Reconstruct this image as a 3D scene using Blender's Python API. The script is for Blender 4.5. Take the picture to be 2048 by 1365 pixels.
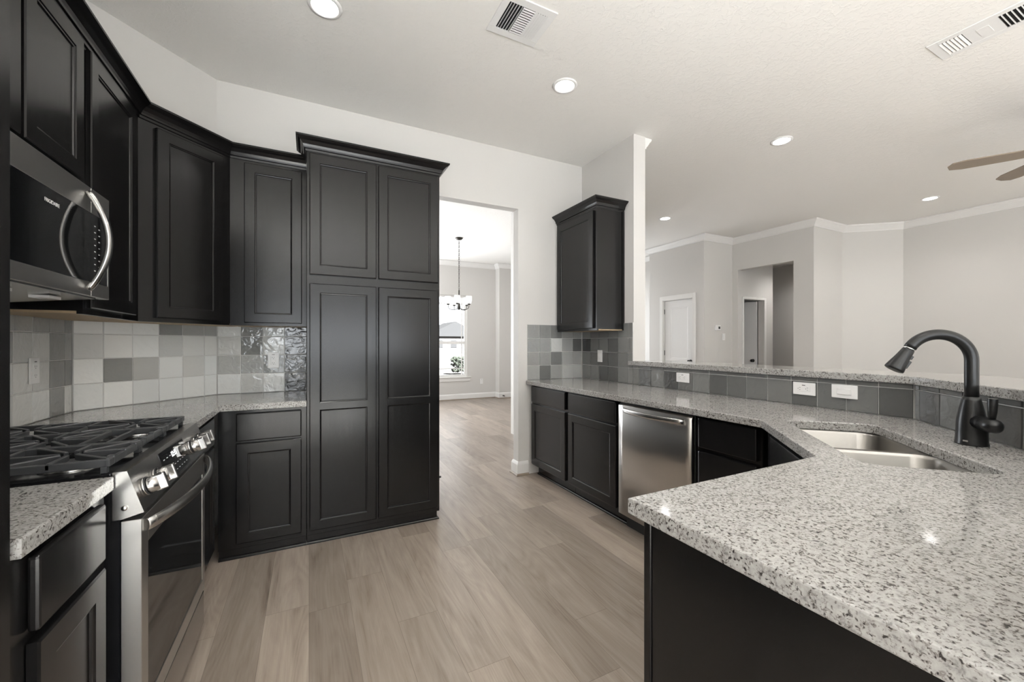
import bpy, bmesh, math, random
from mathutils import Vector, Matrix
random.seed(7)
D = bpy.data
for _o in list(D.objects):
    D.objects.remove(_o)
SC = bpy.context.scene
COL = SC.collection
PI = math.pi
S2 = math.sqrt(0.5)

# ------------------------------------------------------------------ camera
cam_d = D.cameras.new('camera')
cam_d.sensor_width = 36.0
cam_d.lens = 809.69 / 2048 * 36.0
cam_d.shift_y = 0.00244
cam_d.clip_start = 0.02
cam_d.clip_end = 300
cam = D.objects.new('camera', cam_d)
COL.objects.link(cam)
cam.location = (0, 0, 1.27)
cam.rotation_euler = (PI / 2, 0, math.radians(-26.632))
SC.camera = cam

# ------------------------------------------------------------------ view, world
SC.view_settings.view_transform = 'Standard'
SC.view_settings.look = 'None'
SC.view_settings.gamma = 1.0
SC.view_settings.use_curve_mapping = False
SC.view_settings.exposure = 0.12

world = D.worlds.new('overcast_sky')
SC.world = world
world.use_nodes = True
wn = world.node_tree
wn.nodes['Background'].inputs['Color'].default_value = (0.93, 0.97, 1.0, 1)
wn.nodes['Background'].inputs['Strength'].default_value = 2.2


def window_light(name, loc, rot, sx, sy, power, color=(0.90, 0.95, 1.0)):
    """area lamp added in one window opening to stand for daylight"""
    l = D.lights.new(name, 'AREA')
    l.shape = 'RECTANGLE'
    l.size, l.size_y, l.energy, l.color = sx, sy, power, color
    o = D.objects.new(name, l)
    COL.objects.link(o)
    o.location, o.rotation_euler = loc, rot
    return o


H = PI / 2
sun_d = D.lights.new('sun', 'SUN')
sun_d.energy = 205.0
sun_d.angle = math.radians(1.0)
sun_d.color = (0.84, 0.945, 1.0)
sun = D.objects.new('sun', sun_d)
COL.objects.link(sun)
sun.rotation_euler = (math.radians(46), 0, math.radians(12))
UP = math.radians(68)      # tilts the added window lamps up to brighten the ceiling
window_light('breakfast_window_fill', (0.5, -3.60, 1.4), (H + UP, 0, 0), 2.8, 2.0, 110)  # added lamp in an unseen south window, aimed at the ceiling
window_light('living_window_fill', (4.5, -3.60, 1.4), (H + UP, 0, 0), 0.55, 2.0, 35)  # added fill in an unseen living room window
window_light('living_side_window_fill', (6.9, -3.60, 1.4), (H + UP, 0, 0), 0.55, 2.0, 35)  # second added fill on the unseen south side
window_light('patio_door_fill', (-1.05, -2.5, 1.25), (H + UP, 0, -H), 1.7, 1.9, 150)  # fill in an added patio door, lifts the kitchen ceiling
window_light('dining_side_fill', (-1.10, 7.55, 1.4), (H + UP, 0, -H), 1.55, 1.9, 90)  # fill in an added side window, brightens the dining room
window_light('entry_fill', (5.6, 7.16, 1.35), (-H, 0, 0), 1.25, 2.1, 26)  # fill in an added entry window, brightens the closet wall
window_light('dining_window_daylight', (0.95, 8.66, 1.45), (-H - math.radians(12), 0, 0), 2.0, 1.75, 170)


# ------------------------------------------------------------------ materials
def lin(c):
    return c / 12.92 if c <= 0.04045 else ((c + 0.055) / 1.055) ** 2.4


def rgb(r, g=None, b=None):
    if g is None:
        g = b = r
    return (lin(r / 255), lin(g / 255), lin(b / 255), 1)


class NT:
    def __init__(self, name):
        self.m = D.materials.new(name)
        self.m.use_nodes = True
        self.t = self.m.node_tree
        self.b = self.t.nodes['Principled BSDF']

    def n(self, typ, **kw):
        nd = self.t.nodes.new(typ)
        for k, v in kw.items():
            if k in nd.inputs:
                nd.inputs[k].default_value = v
            else:
                setattr(nd, k, v)
        return nd

    def l(self, a, b):
        self.t.links.new(a, b)

    def p(self, **kw):
        for k, v in kw.items():
            self.b.inputs[k.replace('_', ' ')].default_value = v

    def coords(self, scale=(1, 1, 1), rot=(0, 0, 0), kind='Object'):
        tc = self.n('ShaderNodeTexCoord')
        mp = self.n('ShaderNodeMapping')
        mp.inputs['Scale'].default_value = scale
        mp.inputs['Rotation'].default_value = rot
        self.l(tc.outputs[kind], mp.inputs['Vector'])
        return mp.outputs['Vector']

    def noise(self, vec, scale, detail=2.0, rough=0.5, dist=0.0):
        nd = self.n('ShaderNodeTexNoise')
        nd.inputs['Scale'].default_value = scale
        nd.inputs['Detail'].default_value = detail
        nd.inputs['Roughness'].default_value = rough
        nd.inputs['Distortion'].default_value = dist
        self.l(vec, nd.inputs['Vector'])
        return nd.outputs['Fac']

    def ramp(self, fac, stops, interp='LINEAR'):
        nd = self.n('ShaderNodeValToRGB')
        e = nd.color_ramp
        e.interpolation = interp
        while len(e.elements) < len(stops):
            e.elements.new(0.5)
        for el, (p, c) in zip(e.elements, stops):
            el.position, el.color = p, c
        self.l(fac, nd.inputs['Fac'])
        return nd.outputs['Color']

    def mix(self, fac, a, b, mode='MIX'):
        nd = self.n('ShaderNodeMix', data_type='RGBA', blend_type=mode)
        for sock, v in ((nd.inputs[0], fac), (nd.inputs[6], a), (nd.inputs[7], b)):
            if hasattr(v, 'is_output'):
                self.l(v, sock)
            else:
                sock.default_value = v
        return nd.outputs[2]

    def math(self, op, a, b=0.0):
        nd = self.n('ShaderNodeMath', operation=op)
        for sock, v in ((nd.inputs[0], a), (nd.inputs[1], b)):
            if hasattr(v, 'is_output'):
                self.l(v, sock)
            else:
                sock.default_value = v
        return nd.outputs[0]

    def bump(self, h, strength=0.2, dist=0.002):
        nd = self.n('ShaderNodeBump')
        nd.inputs['Strength'].default_value = strength
        nd.inputs['Distance'].default_value = dist
        self.l(h, nd.inputs['Height'])
        self.l(nd.outputs['Normal'], self.b.inputs['Normal'])


def plain(name, col, rough=0.5, metal=0.0, bump=0.0, bscale=60, spec=0.5, var=0.06):
    m = NT(name)
    v = m.coords()
    f = m.noise(v, bscale * 0.3, 3)
    dark = tuple(c * (1 - var) for c in col[:3]) + (1,)
    m.l(m.mix(f, dark, col), m.b.inputs['Base Color'])
    m.p(Roughness=rough, Metallic=metal)
    m.b.inputs['Specular IOR Level'].default_value = spec
    if bump:
        m.bump(m.noise(v, bscale, 3), bump, 0.002)
    return m.m


M = {}
M['wall'] = plain('wall_paint', (0.655, 0.635, 0.61, 1), 0.62, bump=0.12, bscale=220, spec=0.3, var=0.015)
M['trim'] = plain('white_trim_paint', (0.80, 0.785, 0.765, 1), 0.35, spec=0.4, var=0.015)
M['white'] = plain('white_plastic', (0.82, 0.81, 0.80, 1), 0.3, var=0.01)
M['darkbit'] = plain('dark_plastic', (0.02, 0.02, 0.02, 1), 0.4)
M['blackmetal'] = plain('matte_black_metal', (0.012, 0.012, 0.012, 1), 0.32, 0.3)
M['iron'] = plain('cast_iron', (0.055, 0.057, 0.060, 1), 0.36, 0.0, bump=0.1, bscale=300)
M['enamel'] = plain('black_enamel', (0.010, 0.010, 0.011, 1), 0.09)
M['tan'] = plain('raw_plywood', (0.42, 0.31, 0.19, 1), 0.6)
M['grout'] = plain('grout', (0.74, 0.73, 0.71, 1), 0.8)
M['duct'] = plain('dark_duct', (0.004, 0.004, 0.004, 1), 0.9)
M['alum'] = plain('brushed_aluminium', (0.64, 0.63, 0.615, 1), 0.24, 1.0)
M['brass'] = plain('bronze_metal', (0.05, 0.045, 0.04, 1), 0.35, 0.8)
M['fanwood'] = plain('weathered_wood', (0.27, 0.22, 0.175, 1), 0.5)
M['outwall'] = plain('pale_siding', (0.036, 0.032, 0.0305, 1), 0.95, spec=0.0)
M['outdark'] = plain('grey_shingle', (0.017, 0.0155, 0.015, 1), 0.95, spec=0.0)
M['lawn'] = plain('pale_dry_lawn', (0.036, 0.0325, 0.030, 1), 0.95, spec=0.0)
M['leaf'] = plain('shrub_leaf', (0.014, 0.0145, 0.011, 1), 0.95, spec=0.0)


def make_ceiling():
    m = NT('knockdown_ceiling')
    v = m.coords()
    a = m.noise(v, 27, 3, 0.55, 1.1)
    r = m.ramp(a, [(0.0, (0, 0, 0, 1)), (0.50, (0, 0, 0, 1)), (0.58, (1, 1, 1, 1)), (1, (1, 1, 1, 1))])
    m.p(Base_Color=(0.87, 0.85, 0.82, 1), Roughness=0.8)
    m.b.inputs['Specular IOR Level'].default_value = 0.2
    m.bump(r, 0.26, 0.0035)
    return m.m


M['ceiling'] = make_ceiling()


def make_cabinet():
    m = NT('espresso_cabinet')
    v = m.coords((9, 9, 0.9))
    g = m.noise(v, 3.0, 5, 0.6, 1.2)
    v2 = m.coords((160, 160, 4))
    f = m.noise(v2, 1.0, 2)
    c = m.mix(g, (0.0055, 0.0052, 0.0053, 1), (0.0100, 0.0095, 0.0096, 1))
    m.l(c, m.b.inputs['Base Color'])
    m.l(m.math('ADD', m.math('MULTIPLY', g, 0.08), 0.18), m.b.inputs['Roughness'])
    m.b.inputs['Specular IOR Level'].default_value = 0.38
    return m.m


M['cab'] = make_cabinet()


def make_granite():
    m = NT('speckled_granite')
    v = m.coords((1, 1, 1))
    mid = m.noise(v, 110, 3, 0.6, 0.3)
    base = m.ramp(mid, [(0.30, rgb(120, 118, 116)), (0.44, rgb(160, 158, 155)), (0.60, rgb(170, 168, 165)), (0.80, rgb(182, 180, 177))])
    big = m.noise(v, 26, 3, 0.6, 0.6)
    dens = m.math('MULTIPLY', m.math('SUBTRACT', big, 0.5), 0.22)
    d1 = m.math('ADD', m.noise(v, 150, 2.5, 0.6, 0.4), dens)
    grey = m.ramp(d1, [(0.0, (1, 1, 1, 1)), (0.415, (1, 1, 1, 1)), (0.465, (0, 0, 0, 1))])
    c1 = m.mix(m.math('MULTIPLY', grey, 0.75), base, rgb(112, 106, 102))
    blk = m.ramp(d1, [(0.0, (1, 1, 1, 1)), (0.35, (1, 1, 1, 1)), (0.385, (0, 0, 0, 1))])
    c2 = m.mix(m.math('MULTIPLY', blk, 0.9), c1, rgb(38, 35, 34))
    d3 = m.noise(v, 75, 3, 0.6, 0.9)
    blk3 = m.ramp(d3, [(0.0, (1, 1, 1, 1)), (0.315, (1, 1, 1, 1)), (0.35, (0, 0, 0, 1))])
    c3 = m.mix(m.math('MULTIPLY', blk3, 0.8), c2, rgb(56, 52, 50))
    m.l(c3, m.b.inputs['Base Color'])
    m.p(Roughness=0.085)
    return m.m


M['granite'] = make_granite()


def make_floor():
    m = NT('vinyl_plank_floor')
    tc = m.n('ShaderNodeTexCoord')
    sx = m.n('ShaderNodeSeparateXYZ')
    m.l(tc.outputs['Object'], sx.inputs[0])
    W, L = 0.182, 1.22
    xs = m.math('DIVIDE', sx.outputs[0], W)
    row = m.math('FLOOR', xs)
    wn1 = m.n('ShaderNodeTexWhiteNoise', noise_dimensions='1D')
    m.l(row, wn1.inputs['W'])
    ys = m.math('ADD', m.math('DIVIDE', sx.outputs[1], L), m.math('MULTIPLY', wn1.outputs['Value'], 7.3))
    colm = m.math('FLOOR', ys)
    cv = m.n('ShaderNodeCombineXYZ')
    m.l(row, cv.inputs[0])
    m.l(colm, cv.inputs[1])
    wn2 = m.n('ShaderNodeTexWhiteNoise', noise_dimensions='2D')
    m.l(cv.outputs[0], wn2.inputs['Vector'])
    rnd = wn2.outputs['Value']
    off = m.n('ShaderNodeCombineXYZ')
    m.l(m.math('MULTIPLY', rnd, 37.0), off.inputs[2])
    gv = m.n('ShaderNodeVectorMath', operation='MULTIPLY')
    m.l(tc.outputs['Object'], gv.inputs[0])
    gv.inputs[1].default_value = (9, 1.1, 1)
    ga = m.n('ShaderNodeVectorMath', operation='ADD')
    m.l(gv.outputs[0], ga.inputs[0])
    m.l(off.outputs[0], ga.inputs[1])
    g1 = m.noise(ga.outputs[0], 1.3, 5, 0.62, 1.0)
    gv2 = m.n('ShaderNodeVectorMath', operation='MULTIPLY')
    m.l(ga.outputs[0], gv2.inputs[0])
    gv2.inputs[1].default_value = (9, 1.6, 1)
    g2 = m.noise(gv2.outputs[0], 2.0, 3, 0.6)
    cath = m.math('ABSOLUTE', m.math('SUBTRACT', m.math('FRACT', m.math('MULTIPLY', m.noise(ga.outputs[0], 0.55, 1.5, 0.5, 0.6), 16.0)), 0.5))
    grain = m.math('ADD', m.math('MULTIPLY', g1, 0.68), m.math('MULTIPLY', g2, 0.22))
    grain = m.math('ADD', grain, m.math('MULTIPLY', cath, 0.16))
    col = m.ramp(grain, [(0.26, rgb(112, 99, 88)), (0.42, rgb(144, 132, 121)), (0.56, rgb(158, 146, 135)), (0.78, rgb(176, 165, 155))])
    tint = m.ramp(rnd, [(0.0, (0.80, 0.79, 0.78, 1)), (0.5, (0.97, 0.97, 0.97, 1)), (1.0, (1.14, 1.13, 1.12, 1))])
    c = m.mix(1.0, col, tint, 'MULTIPLY')
    ex = m.math('ABSOLUTE', m.math('SUBTRACT', m.math('FRACT', xs), 0.5))
    ey = m.math('ABSOLUTE', m.math('SUBTRACT', m.math('FRACT', ys), 0.5))
    seam = m.math('MAXIMUM', m.math('GREATER_THAN', ex, 0.5 - 0.0055), m.math('GREATER_THAN', ey, 0.5 - 0.0010))
    c = m.mix(m.math('MULTIPLY', seam, 0.42), c, rgb(66, 56, 48))
    m.l(c, m.b.inputs['Base Color'])
    m.l(m.math('ADD', m.math('MULTIPLY', g1, 0.10), 0.27), m.b.inputs['Roughness'])
    m.b.inputs['Specular IOR Level'].default_value = 0.45
    m.bump(m.math('SUBTRACT', grain, m.math('MULTIPLY', seam, 0.5)), 0.12, 0.002)
    return m.m


M['floor'] = make_floor()


def make_steel(name, base, rough, axis):
    m = NT(name)
    sc = [70, 70, 70]
    sc[axis] = 1.5
    f = m.noise(m.coords(tuple(sc)), 1.0, 2)
    m.l(m.mix(f, tuple(c * 0.97 for c in base[:3]) + (1,), base), m.b.inputs['Base Color'])
    m.p(Metallic=1.0, Roughness=rough)
    return m.m


M['steel'] = make_steel('brushed_stainless', (0.50, 0.49, 0.475, 1), 0.27, 0)
M['steelv'] = make_steel('vertical_brushed_stainless', (0.60, 0.58, 0.555, 1), 0.28, 2)
M['darksteel'] = make_steel('smudge_proof_stainless', (0.60, 0.59, 0.575, 1), 0.33, 0)
M['sink'] = make_steel('sink_stainless', (0.30, 0.285, 0.265, 1), 0.33, 0)


def make_tile():
    m = NT('glazed_wall_tile')
    at = m.n('ShaderNodeAttribute', attribute_name='tone')
    v = m.coords()
    cloud = m.noise(v, 22, 3, 0.6, 0.8)
    c = m.mix(m.math('MULTIPLY', cloud, 0.75), at.outputs['Color'], (0.55, 0.56, 0.55, 1), 'SOFT_LIGHT')
    m.l(c, m.b.inputs['Base Color'])
    m.p(Roughness=0.09)
    m.b.inputs['Specular IOR Level'].default_value = 0.6
    h = m.noise(v, 17, 2, 0.5, 0.9)
    m.bump(h, 0.8, 0.005)
    return m.m


M['tile'] = make_tile()


def glassy(name, base, rough=0.04, ior=1.9):
    m = NT(name)
    m.p(Base_Color=base, Roughness=rough, IOR=ior)
    v = m.coords()
    m.bump(m.noise(v, 6, 1), 0.02, 0.001)
    return m.m


M['blackglass'] = glassy('black_oven_glass', (0.006, 0.0065, 0.007, 1))


def pane():
    m = NT('window_glass')
    t = m.t
    out = t.nodes['Material Output']
    tr = m.n('ShaderNodeBsdfTransparent')
    gl = m.n('ShaderNodeBsdfGlossy')
    gl.inputs['Roughness'].default_value = 0.02
    lw_ = m.n('ShaderNodeLayerWeight')
    fr = m.n('ShaderNodeMath', operation='MULTIPLY_ADD')
    m.l(m.math('POWER', lw_.outputs['Facing'], 4.0), fr.inputs[0])
    fr.inputs[1].default_value, fr.inputs[2].default_value = 0.6, 0.04
    mx = m.n('ShaderNodeMixShader')
    m.l(fr.outputs[0], mx.inputs[0])
    m.l(tr.outputs[0], mx.inputs[1])
    m.l(gl.outputs[0], mx.inputs[2])
    m.l(mx.outputs[0], out.inputs[0])
    return m.m


M['pane'] = pane()


def clear_shade():
    m = NT('lit_glass_shade')
    m.p(Base_Color=(0.95, 0.95, 0.95, 1), Roughness=0.2, Alpha=0.45)
    m.b.inputs['Emission Color'].default_value = (1, 0.98, 0.94, 1)
    m.b.inputs['Emission Strength'].default_value = 0.25
    return m.m


M['shade'] = clear_shade()


def emit(name, col, s):
    m = NT(name)
    m.p(Base_Color=col)
    m.b.inputs['Emission Color'].default_value = col
    m.b.inputs['Emission Strength'].default_value = s
    return m.m


M['lens'] = emit('lit_lens', (1, 0.98, 0.95, 1), 12.0)
M['digits'] = emit('lit_digits', (0.95, 0.97, 1, 1), 2.0)
M['print'] = plain('white_print', (0.75, 0.75, 0.75, 1), 0.5)


# ------------------------------------------------------------------ mesh helpers
class MB:
    def __init__(self):
        self.bm = bmesh.new()
        self.mats = []

    def _mi(self, m):
        if m is None:
            return 0
        if m not in self.mats:
            self.mats.append(m)
        return self.mats.index(m)

    def face(self, pts, m=None, smooth=False):
        vs = [self.bm.verts.new(p) for p in pts]
        f = self.bm.faces.new(vs)
        f.smooth = smooth
        if m:
            f.material_index = self._mi(m)
        return f

    def add(self, other, mtx=None, m=None):
        mi = self._mi(m) if m else 0
        vm = {}
        for v in other.verts:
            vm[v] = self.bm.verts.new(mtx @ v.co if mtx else v.co)
        for f in other.faces:
            try:
                nf = self.bm.faces.new([vm[v] for v in f.verts])
            except ValueError:
                continue
            nf.smooth = f.smooth
            nf.material_index = mi
        other.free()
        return self

    def box(self, x0, x1, y0, y1, z0, z1, bev=0.0, seg=2, m=None, mtx=None):
        b = bmesh.new()
        vs = [b.verts.new((x, y, z)) for x in (x0, x1) for y in (y0, y1) for z in (z0, z1)]
        for ids in ((0, 1, 3, 2), (4, 6, 7, 5), (0, 4, 5, 1), (2, 3, 7, 6), (0, 2, 6, 4), (1, 5, 7, 3)):
            b.faces.new([vs[i] for i in ids])
        if bev > 0:
            bmesh.ops.bevel(b, geom=list(b.edges), offset=bev, segments=seg, affect='EDGES', profile=0.5)
        bmesh.ops.recalc_face_normals(b, faces=list(b.faces))
        return self.add(b, mtx, m)

    def prism(self, poly, z0, z1, bev=0.0, m=None, mtx=None, top_only=False):
        b = bmesh.new()
        lo = [b.verts.new((x, y, z0)) for x, y in poly]
        hi = [b.verts.new((x, y, z1)) for x, y in poly]
        n = len(poly)
        b.faces.new(lo[::-1])
        b.faces.new(hi)
        for i in range(n):
            b.faces.new([lo[i], lo[(i + 1) % n], hi[(i + 1) % n], hi[i]])
        bmesh.ops.recalc_face_normals(b, faces=list(b.faces))
        if bev > 0:
            es = [e for e in b.edges if abs(e.verts[0].co.z - e.verts[1].co.z) < 1e-6]
            bmesh.ops.bevel(b, geom=es, offset=bev, segments=3, affect='EDGES', profile=0.5)
        return self.add(b, mtx, m)

    def tube(self, path, r, seg=12, m=None, cap=True, flat=None, up=None):
        """swept round tube; r may be a list; flat=(a,b) makes an oval section"""
        path = [Vector(p) for p in path]
        n = len(path)
        rs = r if isinstance(r, (list, tuple)) else [r] * n
        rings = []
        t0 = (path[1] - path[0]).normalized()
        ref = Vector(up) if up else (Vector((0, 0, 1)) if abs(t0.z) < 0.9 else Vector((1, 0, 0)))
        u = (ref - t0 * ref.dot(t0)).normalized()
        for i, p in enumerate(path):
            t = (path[min(i + 1, n - 1)] - path[max(i - 1, 0)]).normalized()
            u = (u - t * u.dot(t)).normalized()
            w = t.cross(u)
            fa, fb = flat if flat else (1, 1)
            rings.append([self.bm.verts.new(p + (u * math.cos(2 * PI * k / seg) * fa + w * math.sin(2 * PI * k / seg) * fb) * rs[i]) for k in range(seg)])
        mi = self._mi(m)
        for a, b in zip(rings, rings[1:]):
            for k in range(seg):
                f = self.bm.faces.new([a[k], a[(k + 1) % seg], b[(k + 1) % seg], b[k]])
                f.smooth = True
                f.material_index = mi
        if cap:
            for ring in (rings[0][::-1], rings[-1]):
                f = self.bm.faces.new(ring)
                f.material_index = mi
        return self

    def lathe(self, prof, c=(0, 0, 0), axis='Z', seg=28, m=None, mtx=None):
        """prof: list of (radius, height)"""
        b = bmesh.new()
        rings = []
        for r, h in prof:
            if r < 1e-6:
                rings.append([b.verts.new((0, 0, h))])
            else:
                rings.append([b.verts.new((r * math.cos(2 * PI * k / seg), r * math.sin(2 * PI * k / seg), h)) for k in range(seg)])
        for a, q in zip(rings, rings[1:]):
            for k in range(seg):
                k2 = (k + 1) % seg
                if len(a) == 1 and len(q) == 1:
                    continue
                if len(a) == 1:
                    f = b.faces.new([a[0], q[k2], q[k]])
                elif len(q) == 1:
                    f = b.faces.new([a[k], a[k2], q[0]])
                else:
                    f = b.faces.new([a[k], a[k2], q[k2], q[k]])
                f.smooth = True
        bmesh.ops.recalc_face_normals(b, faces=list(b.faces))
        R = Matrix.Identity(4)
        if axis == 'X':
            R = Matrix.Rotation(PI / 2, 4, 'Y')
        elif axis == '-Y':
            R = Matrix.Rotation(PI / 2, 4, 'X')
        T = Matrix.Translation(c) @ R
        if mtx is not None:
            T = mtx @ T
        return self.add(b, T, m)

    def sweep(self, path, prof, m=None, cap=True):
        """mitred sweep of profile (out, z) along a 2-D path; out is to the right of travel"""
        P = [Vector(p) for p in path]
        n = len(P)
        offs = []
        for i in range(n):
            ds = []
            if i > 0:
                ds.append((P[i] - P[i - 1]).normalized())
            if i < n - 1:
                ds.append((P[i + 1] - P[i]).normalized())
            ns = [Vector((d.y, -d.x)) for d in ds]
            if len(ns) == 1:
                offs.append(ns[0])
            else:
                s = ns[0] + ns[1]
                offs.append(s / (1 + ns[0].dot(ns[1])))
        rings = [[self.bm.verts.new((P[i].x + offs[i].x * o, P[i].y + offs[i].y * o, z)) for o, z in prof] for i in range(n)]
        k = len(prof)
        mi = self._mi(m)
        fs = []
        for a, b in zip(rings, rings[1:]):
            for j in range(k):
                fs.append(self.bm.faces.new([a[j], a[(j + 1) % k], b[(j + 1) % k], b[j]]))
        if cap:
            fs.append(self.bm.faces.new(rings[0]))
            fs.append(self.bm.faces.new(rings[-1][::-1]))
        for f in fs:
            f.material_index = mi
        bmesh.ops.recalc_face_normals(self.bm, faces=fs)
        return self

    def build(self, name, mat=None, parent=None, loc=None, rz=0, ry=0):
        me = D.meshes.new(name)
        self.bm.to_mesh(me)
        self.bm.free()
        for mm in (self.mats or ([mat] if mat else [])):
            me.materials.append(M[mm])
        o = D.objects.new(name, me)
        COL.objects.link(o)
        if parent:
            o.parent = parent
        if loc:
            o.location = loc
        o.rotation_euler = (0, ry, rz)
        return o


def tag(o, label, cat, group=None):
    o['label'] = label
    o['category'] = cat
    if group:
        o['group'] = group
    return o


def thing(name, label, cat, loc=(0, 0, 0), rz=0, group=None):
    o = D.objects.new(name, None)
    COL.objects.link(o)
    o.empty_display_size = 0.1
    o.location = loc
    o.rotation_euler = (0, 0, rz)
    return tag(o, label, cat, group)


def struct(o):
    o['kind'] = 'structure'
    return o


def copy_tree(o, parent=None):
    c = o.copy()
    COL.objects.link(c)
    c.parent = parent
    for ch in list(o.children):
        copy_tree(ch, c)
    return c


def text_part(name, body, size, mat, parent, mtx):
    cu = D.curves.new(name, 'FONT')
    cu.body = body
    cu.size = size
    cu.extrude = 0.0003
    cu.align_x = 'CENTER'
    cu.align_y = 'CENTER'
    t = D.objects.new(name + '_source', cu)
    COL.objects.link(t)
    dg = bpy.context.evaluated_depsgraph_get()
    me = D.meshes.new_from_object(t.evaluated_get(dg))
    D.objects.remove(t)
    D.curves.remove(cu)
    me.transform(mtx)
    me.materials.clear()
    me.materials.append(M[mat])
    o = D.objects.new(name, me)
    COL.objects.link(o)
    o.parent = parent
    return o


# front-facing text on a plane y = const of a thing's frame (front is -y)
def FACE(x, y, z, tilt=0.0):
    return Matrix.Translation((x, y, z)) @ Matrix.Rotation(PI / 2 + tilt, 4, 'X')


def door_mesh(mb, x0, x1, z0, z1, yf, th=0.019, sw=0.058, rails=None, depth=0.009, slope=0.010, edge=0.004):
    """shaker door: face at y=yf, back at yf+th; rails = list of (z0,z1) panel openings"""
    bm = mb.bm
    pan = rails or [(z0 + sw, z1 - sw)]
    xs = [x0 + edge, x0 + sw, x1 - sw, x1 - edge]
    zs = [z0 + edge]
    for a, b in pan:
        zs += [a, b]
    zs.append(z1 - edge)

    def q(pts):
        mb.face(pts)
    for i in range(3):
        for j in range(len(zs) - 1):
            if i == 1 and j % 2 == 1:
                a, b, c, d = xs[1], xs[2], zs[j], zs[j + 1]
                e = slope
                o = [(a, yf, c), (b, yf, c), (b, yf, d), (a, yf, d)]
                k = [(a + e * .35, yf + .0035, c + e * .35), (b - e * .35, yf + .0035, c + e * .35), (b - e * .35, yf + .0035, d - e * .35), (a + e * .35, yf + .0035, d - e * .35)]
                k2 = [(a + e * .8, yf + .0045, c + e * .8), (b - e * .8, yf + .0045, c + e * .8), (b - e * .8, yf + .0045, d - e * .8), (a + e * .8, yf + .0045, d - e * .8)]
                n = [(a + e, yf + depth, c + e), (b - e, yf + depth, c + e), (b - e, yf + depth, d - e), (a + e, yf + depth, d - e)]
                for r0, r1 in ((o, k), (k, k2), (k2, n)):
                    for s in range(4):
                        t = (s + 1) % 4
                        q([r0[s], r0[t], r1[t], r1[s]])
                q(n)
            else:
                q([(xs[i], yf, zs[j]), (xs[i + 1], yf, zs[j]), (xs[i + 1], yf, zs[j + 1]), (xs[i], yf, zs[j + 1])])
    rim0 = [(x0 + edge, yf, z0 + edge), (x1 - edge, yf, z0 + edge), (x1 - edge, yf, z1 - edge), (x0 + edge, yf, z1 - edge)]
    rim1 = [(x0, yf + edge, z0), (x1, yf + edge, z0), (x1, yf + edge, z1), (x0, yf + edge, z1)]
    rim2 = [(x0, yf + th, z0), (x1, yf + th, z0), (x1, yf + th, z1), (x0, yf + th, z1)]
    for r0, r1 in ((rim0, rim1), (rim1, rim2)):
        for s in range(4):
            t = (s + 1) % 4
            q([r0[t], r0[s], r1[s], r1[t]])
    q(rim2[::-1])
    bmesh.ops.remove_doubles(bm, verts=list(bm.verts), dist=1e-5)
    bmesh.ops.recalc_face_normals(bm, faces=list(bm.faces))
    return mb


def door(parent, x0, x1, z0, z1, rails=None, name='door'):
    return door_mesh(MB(), x0, x1, z0, z1, -0.0205, rails=rails).build(name, 'cab', parent)


def drawer(parent, x0, x1, z0, z1):
    m = MB()
    m.box(x0, x1, -0.0205, -0.0015, z0, z1, 0.006, 2)
    return m.build('drawer', 'cab', parent)


def base_body(parent, w, d, toe=0.075, z1=0.874, poly=None):
    m = MB()
    m.box(0, w, 0, d, 0.105, z1, 0.0015, 1)
    o = m.build('body', 'cab', parent)
    t = MB()
    t.box(0.001, w - 0.001, toe, d - 0.01, 0.0, 0.104)
    t.build('toe_kick', 'cab', parent)
    return o


# ------------------------------------------------------------------ room shell
HC = 3.115


def wall(name, poly, z0=0.0, z1=HC, mat='wall'):
    return struct(MB().prism(poly, z0, z1).build(name, mat))


fl = MB()
fl.box(-1.4, 9.6, -3.8, 9.0, -0.12, 0.0)
struct(fl.build('floor', 'floor'))
ce = MB()
ce.box(-1.4, 8.4, -3.8, 9.0, HC, HC + 0.1)
struct(ce.build('ceiling', 'ceiling'))

# left kitchen wall with its 45-degree corner, then a patio-door opening added for light behind the camera
lw = MB()
lw.prism([(-1.115, 2.917), (-0.577, 3.455), (-0.577, 3.56), (-1.3, 3.56), (-1.3, -1.6), (-1.115, -1.6)], 0, HC)
lw.box(-1.3, -1.115, -3.8, -3.4, 0, HC)
lw.box(-1.3, -1.115, -3.4, -1.6, 2.3, HC)
lw.box(-1.3, -1.115, -3.4, -1.6, 0.0, 0.15)
struct(lw.build('wall_left', 'wall'))
# back kitchen wall with the cased-free opening to the dining room
bw = MB()
bw.box(-0.577, 0.97, 3.455, 3.556, 0, HC)
bw.box(0.97, 1.80, 3.455, 3.556, 2.565, HC)
bw.box(1.80, 2.55, 3.455, 3.556, 0, HC)
struct(bw.build('wall_back', 'wall'))
rw = MB()
rw.box(2.55, 2.685, 2.70, 3.556, 0, HC)
struct(rw.build('wall_right', 'wall'))
# half wall carrying the raised bar
hin = [(2.55, 2.70), (2.55, 0.845), (1.78, 0.075), (0.69, 0.075)]
hout = [(0.69, -0.05), (1.83, -0.05), (2.675, 0.793), (2.675, 2.70)]
wall('wall_bar', hin + hout, 0, 1.078)

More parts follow.
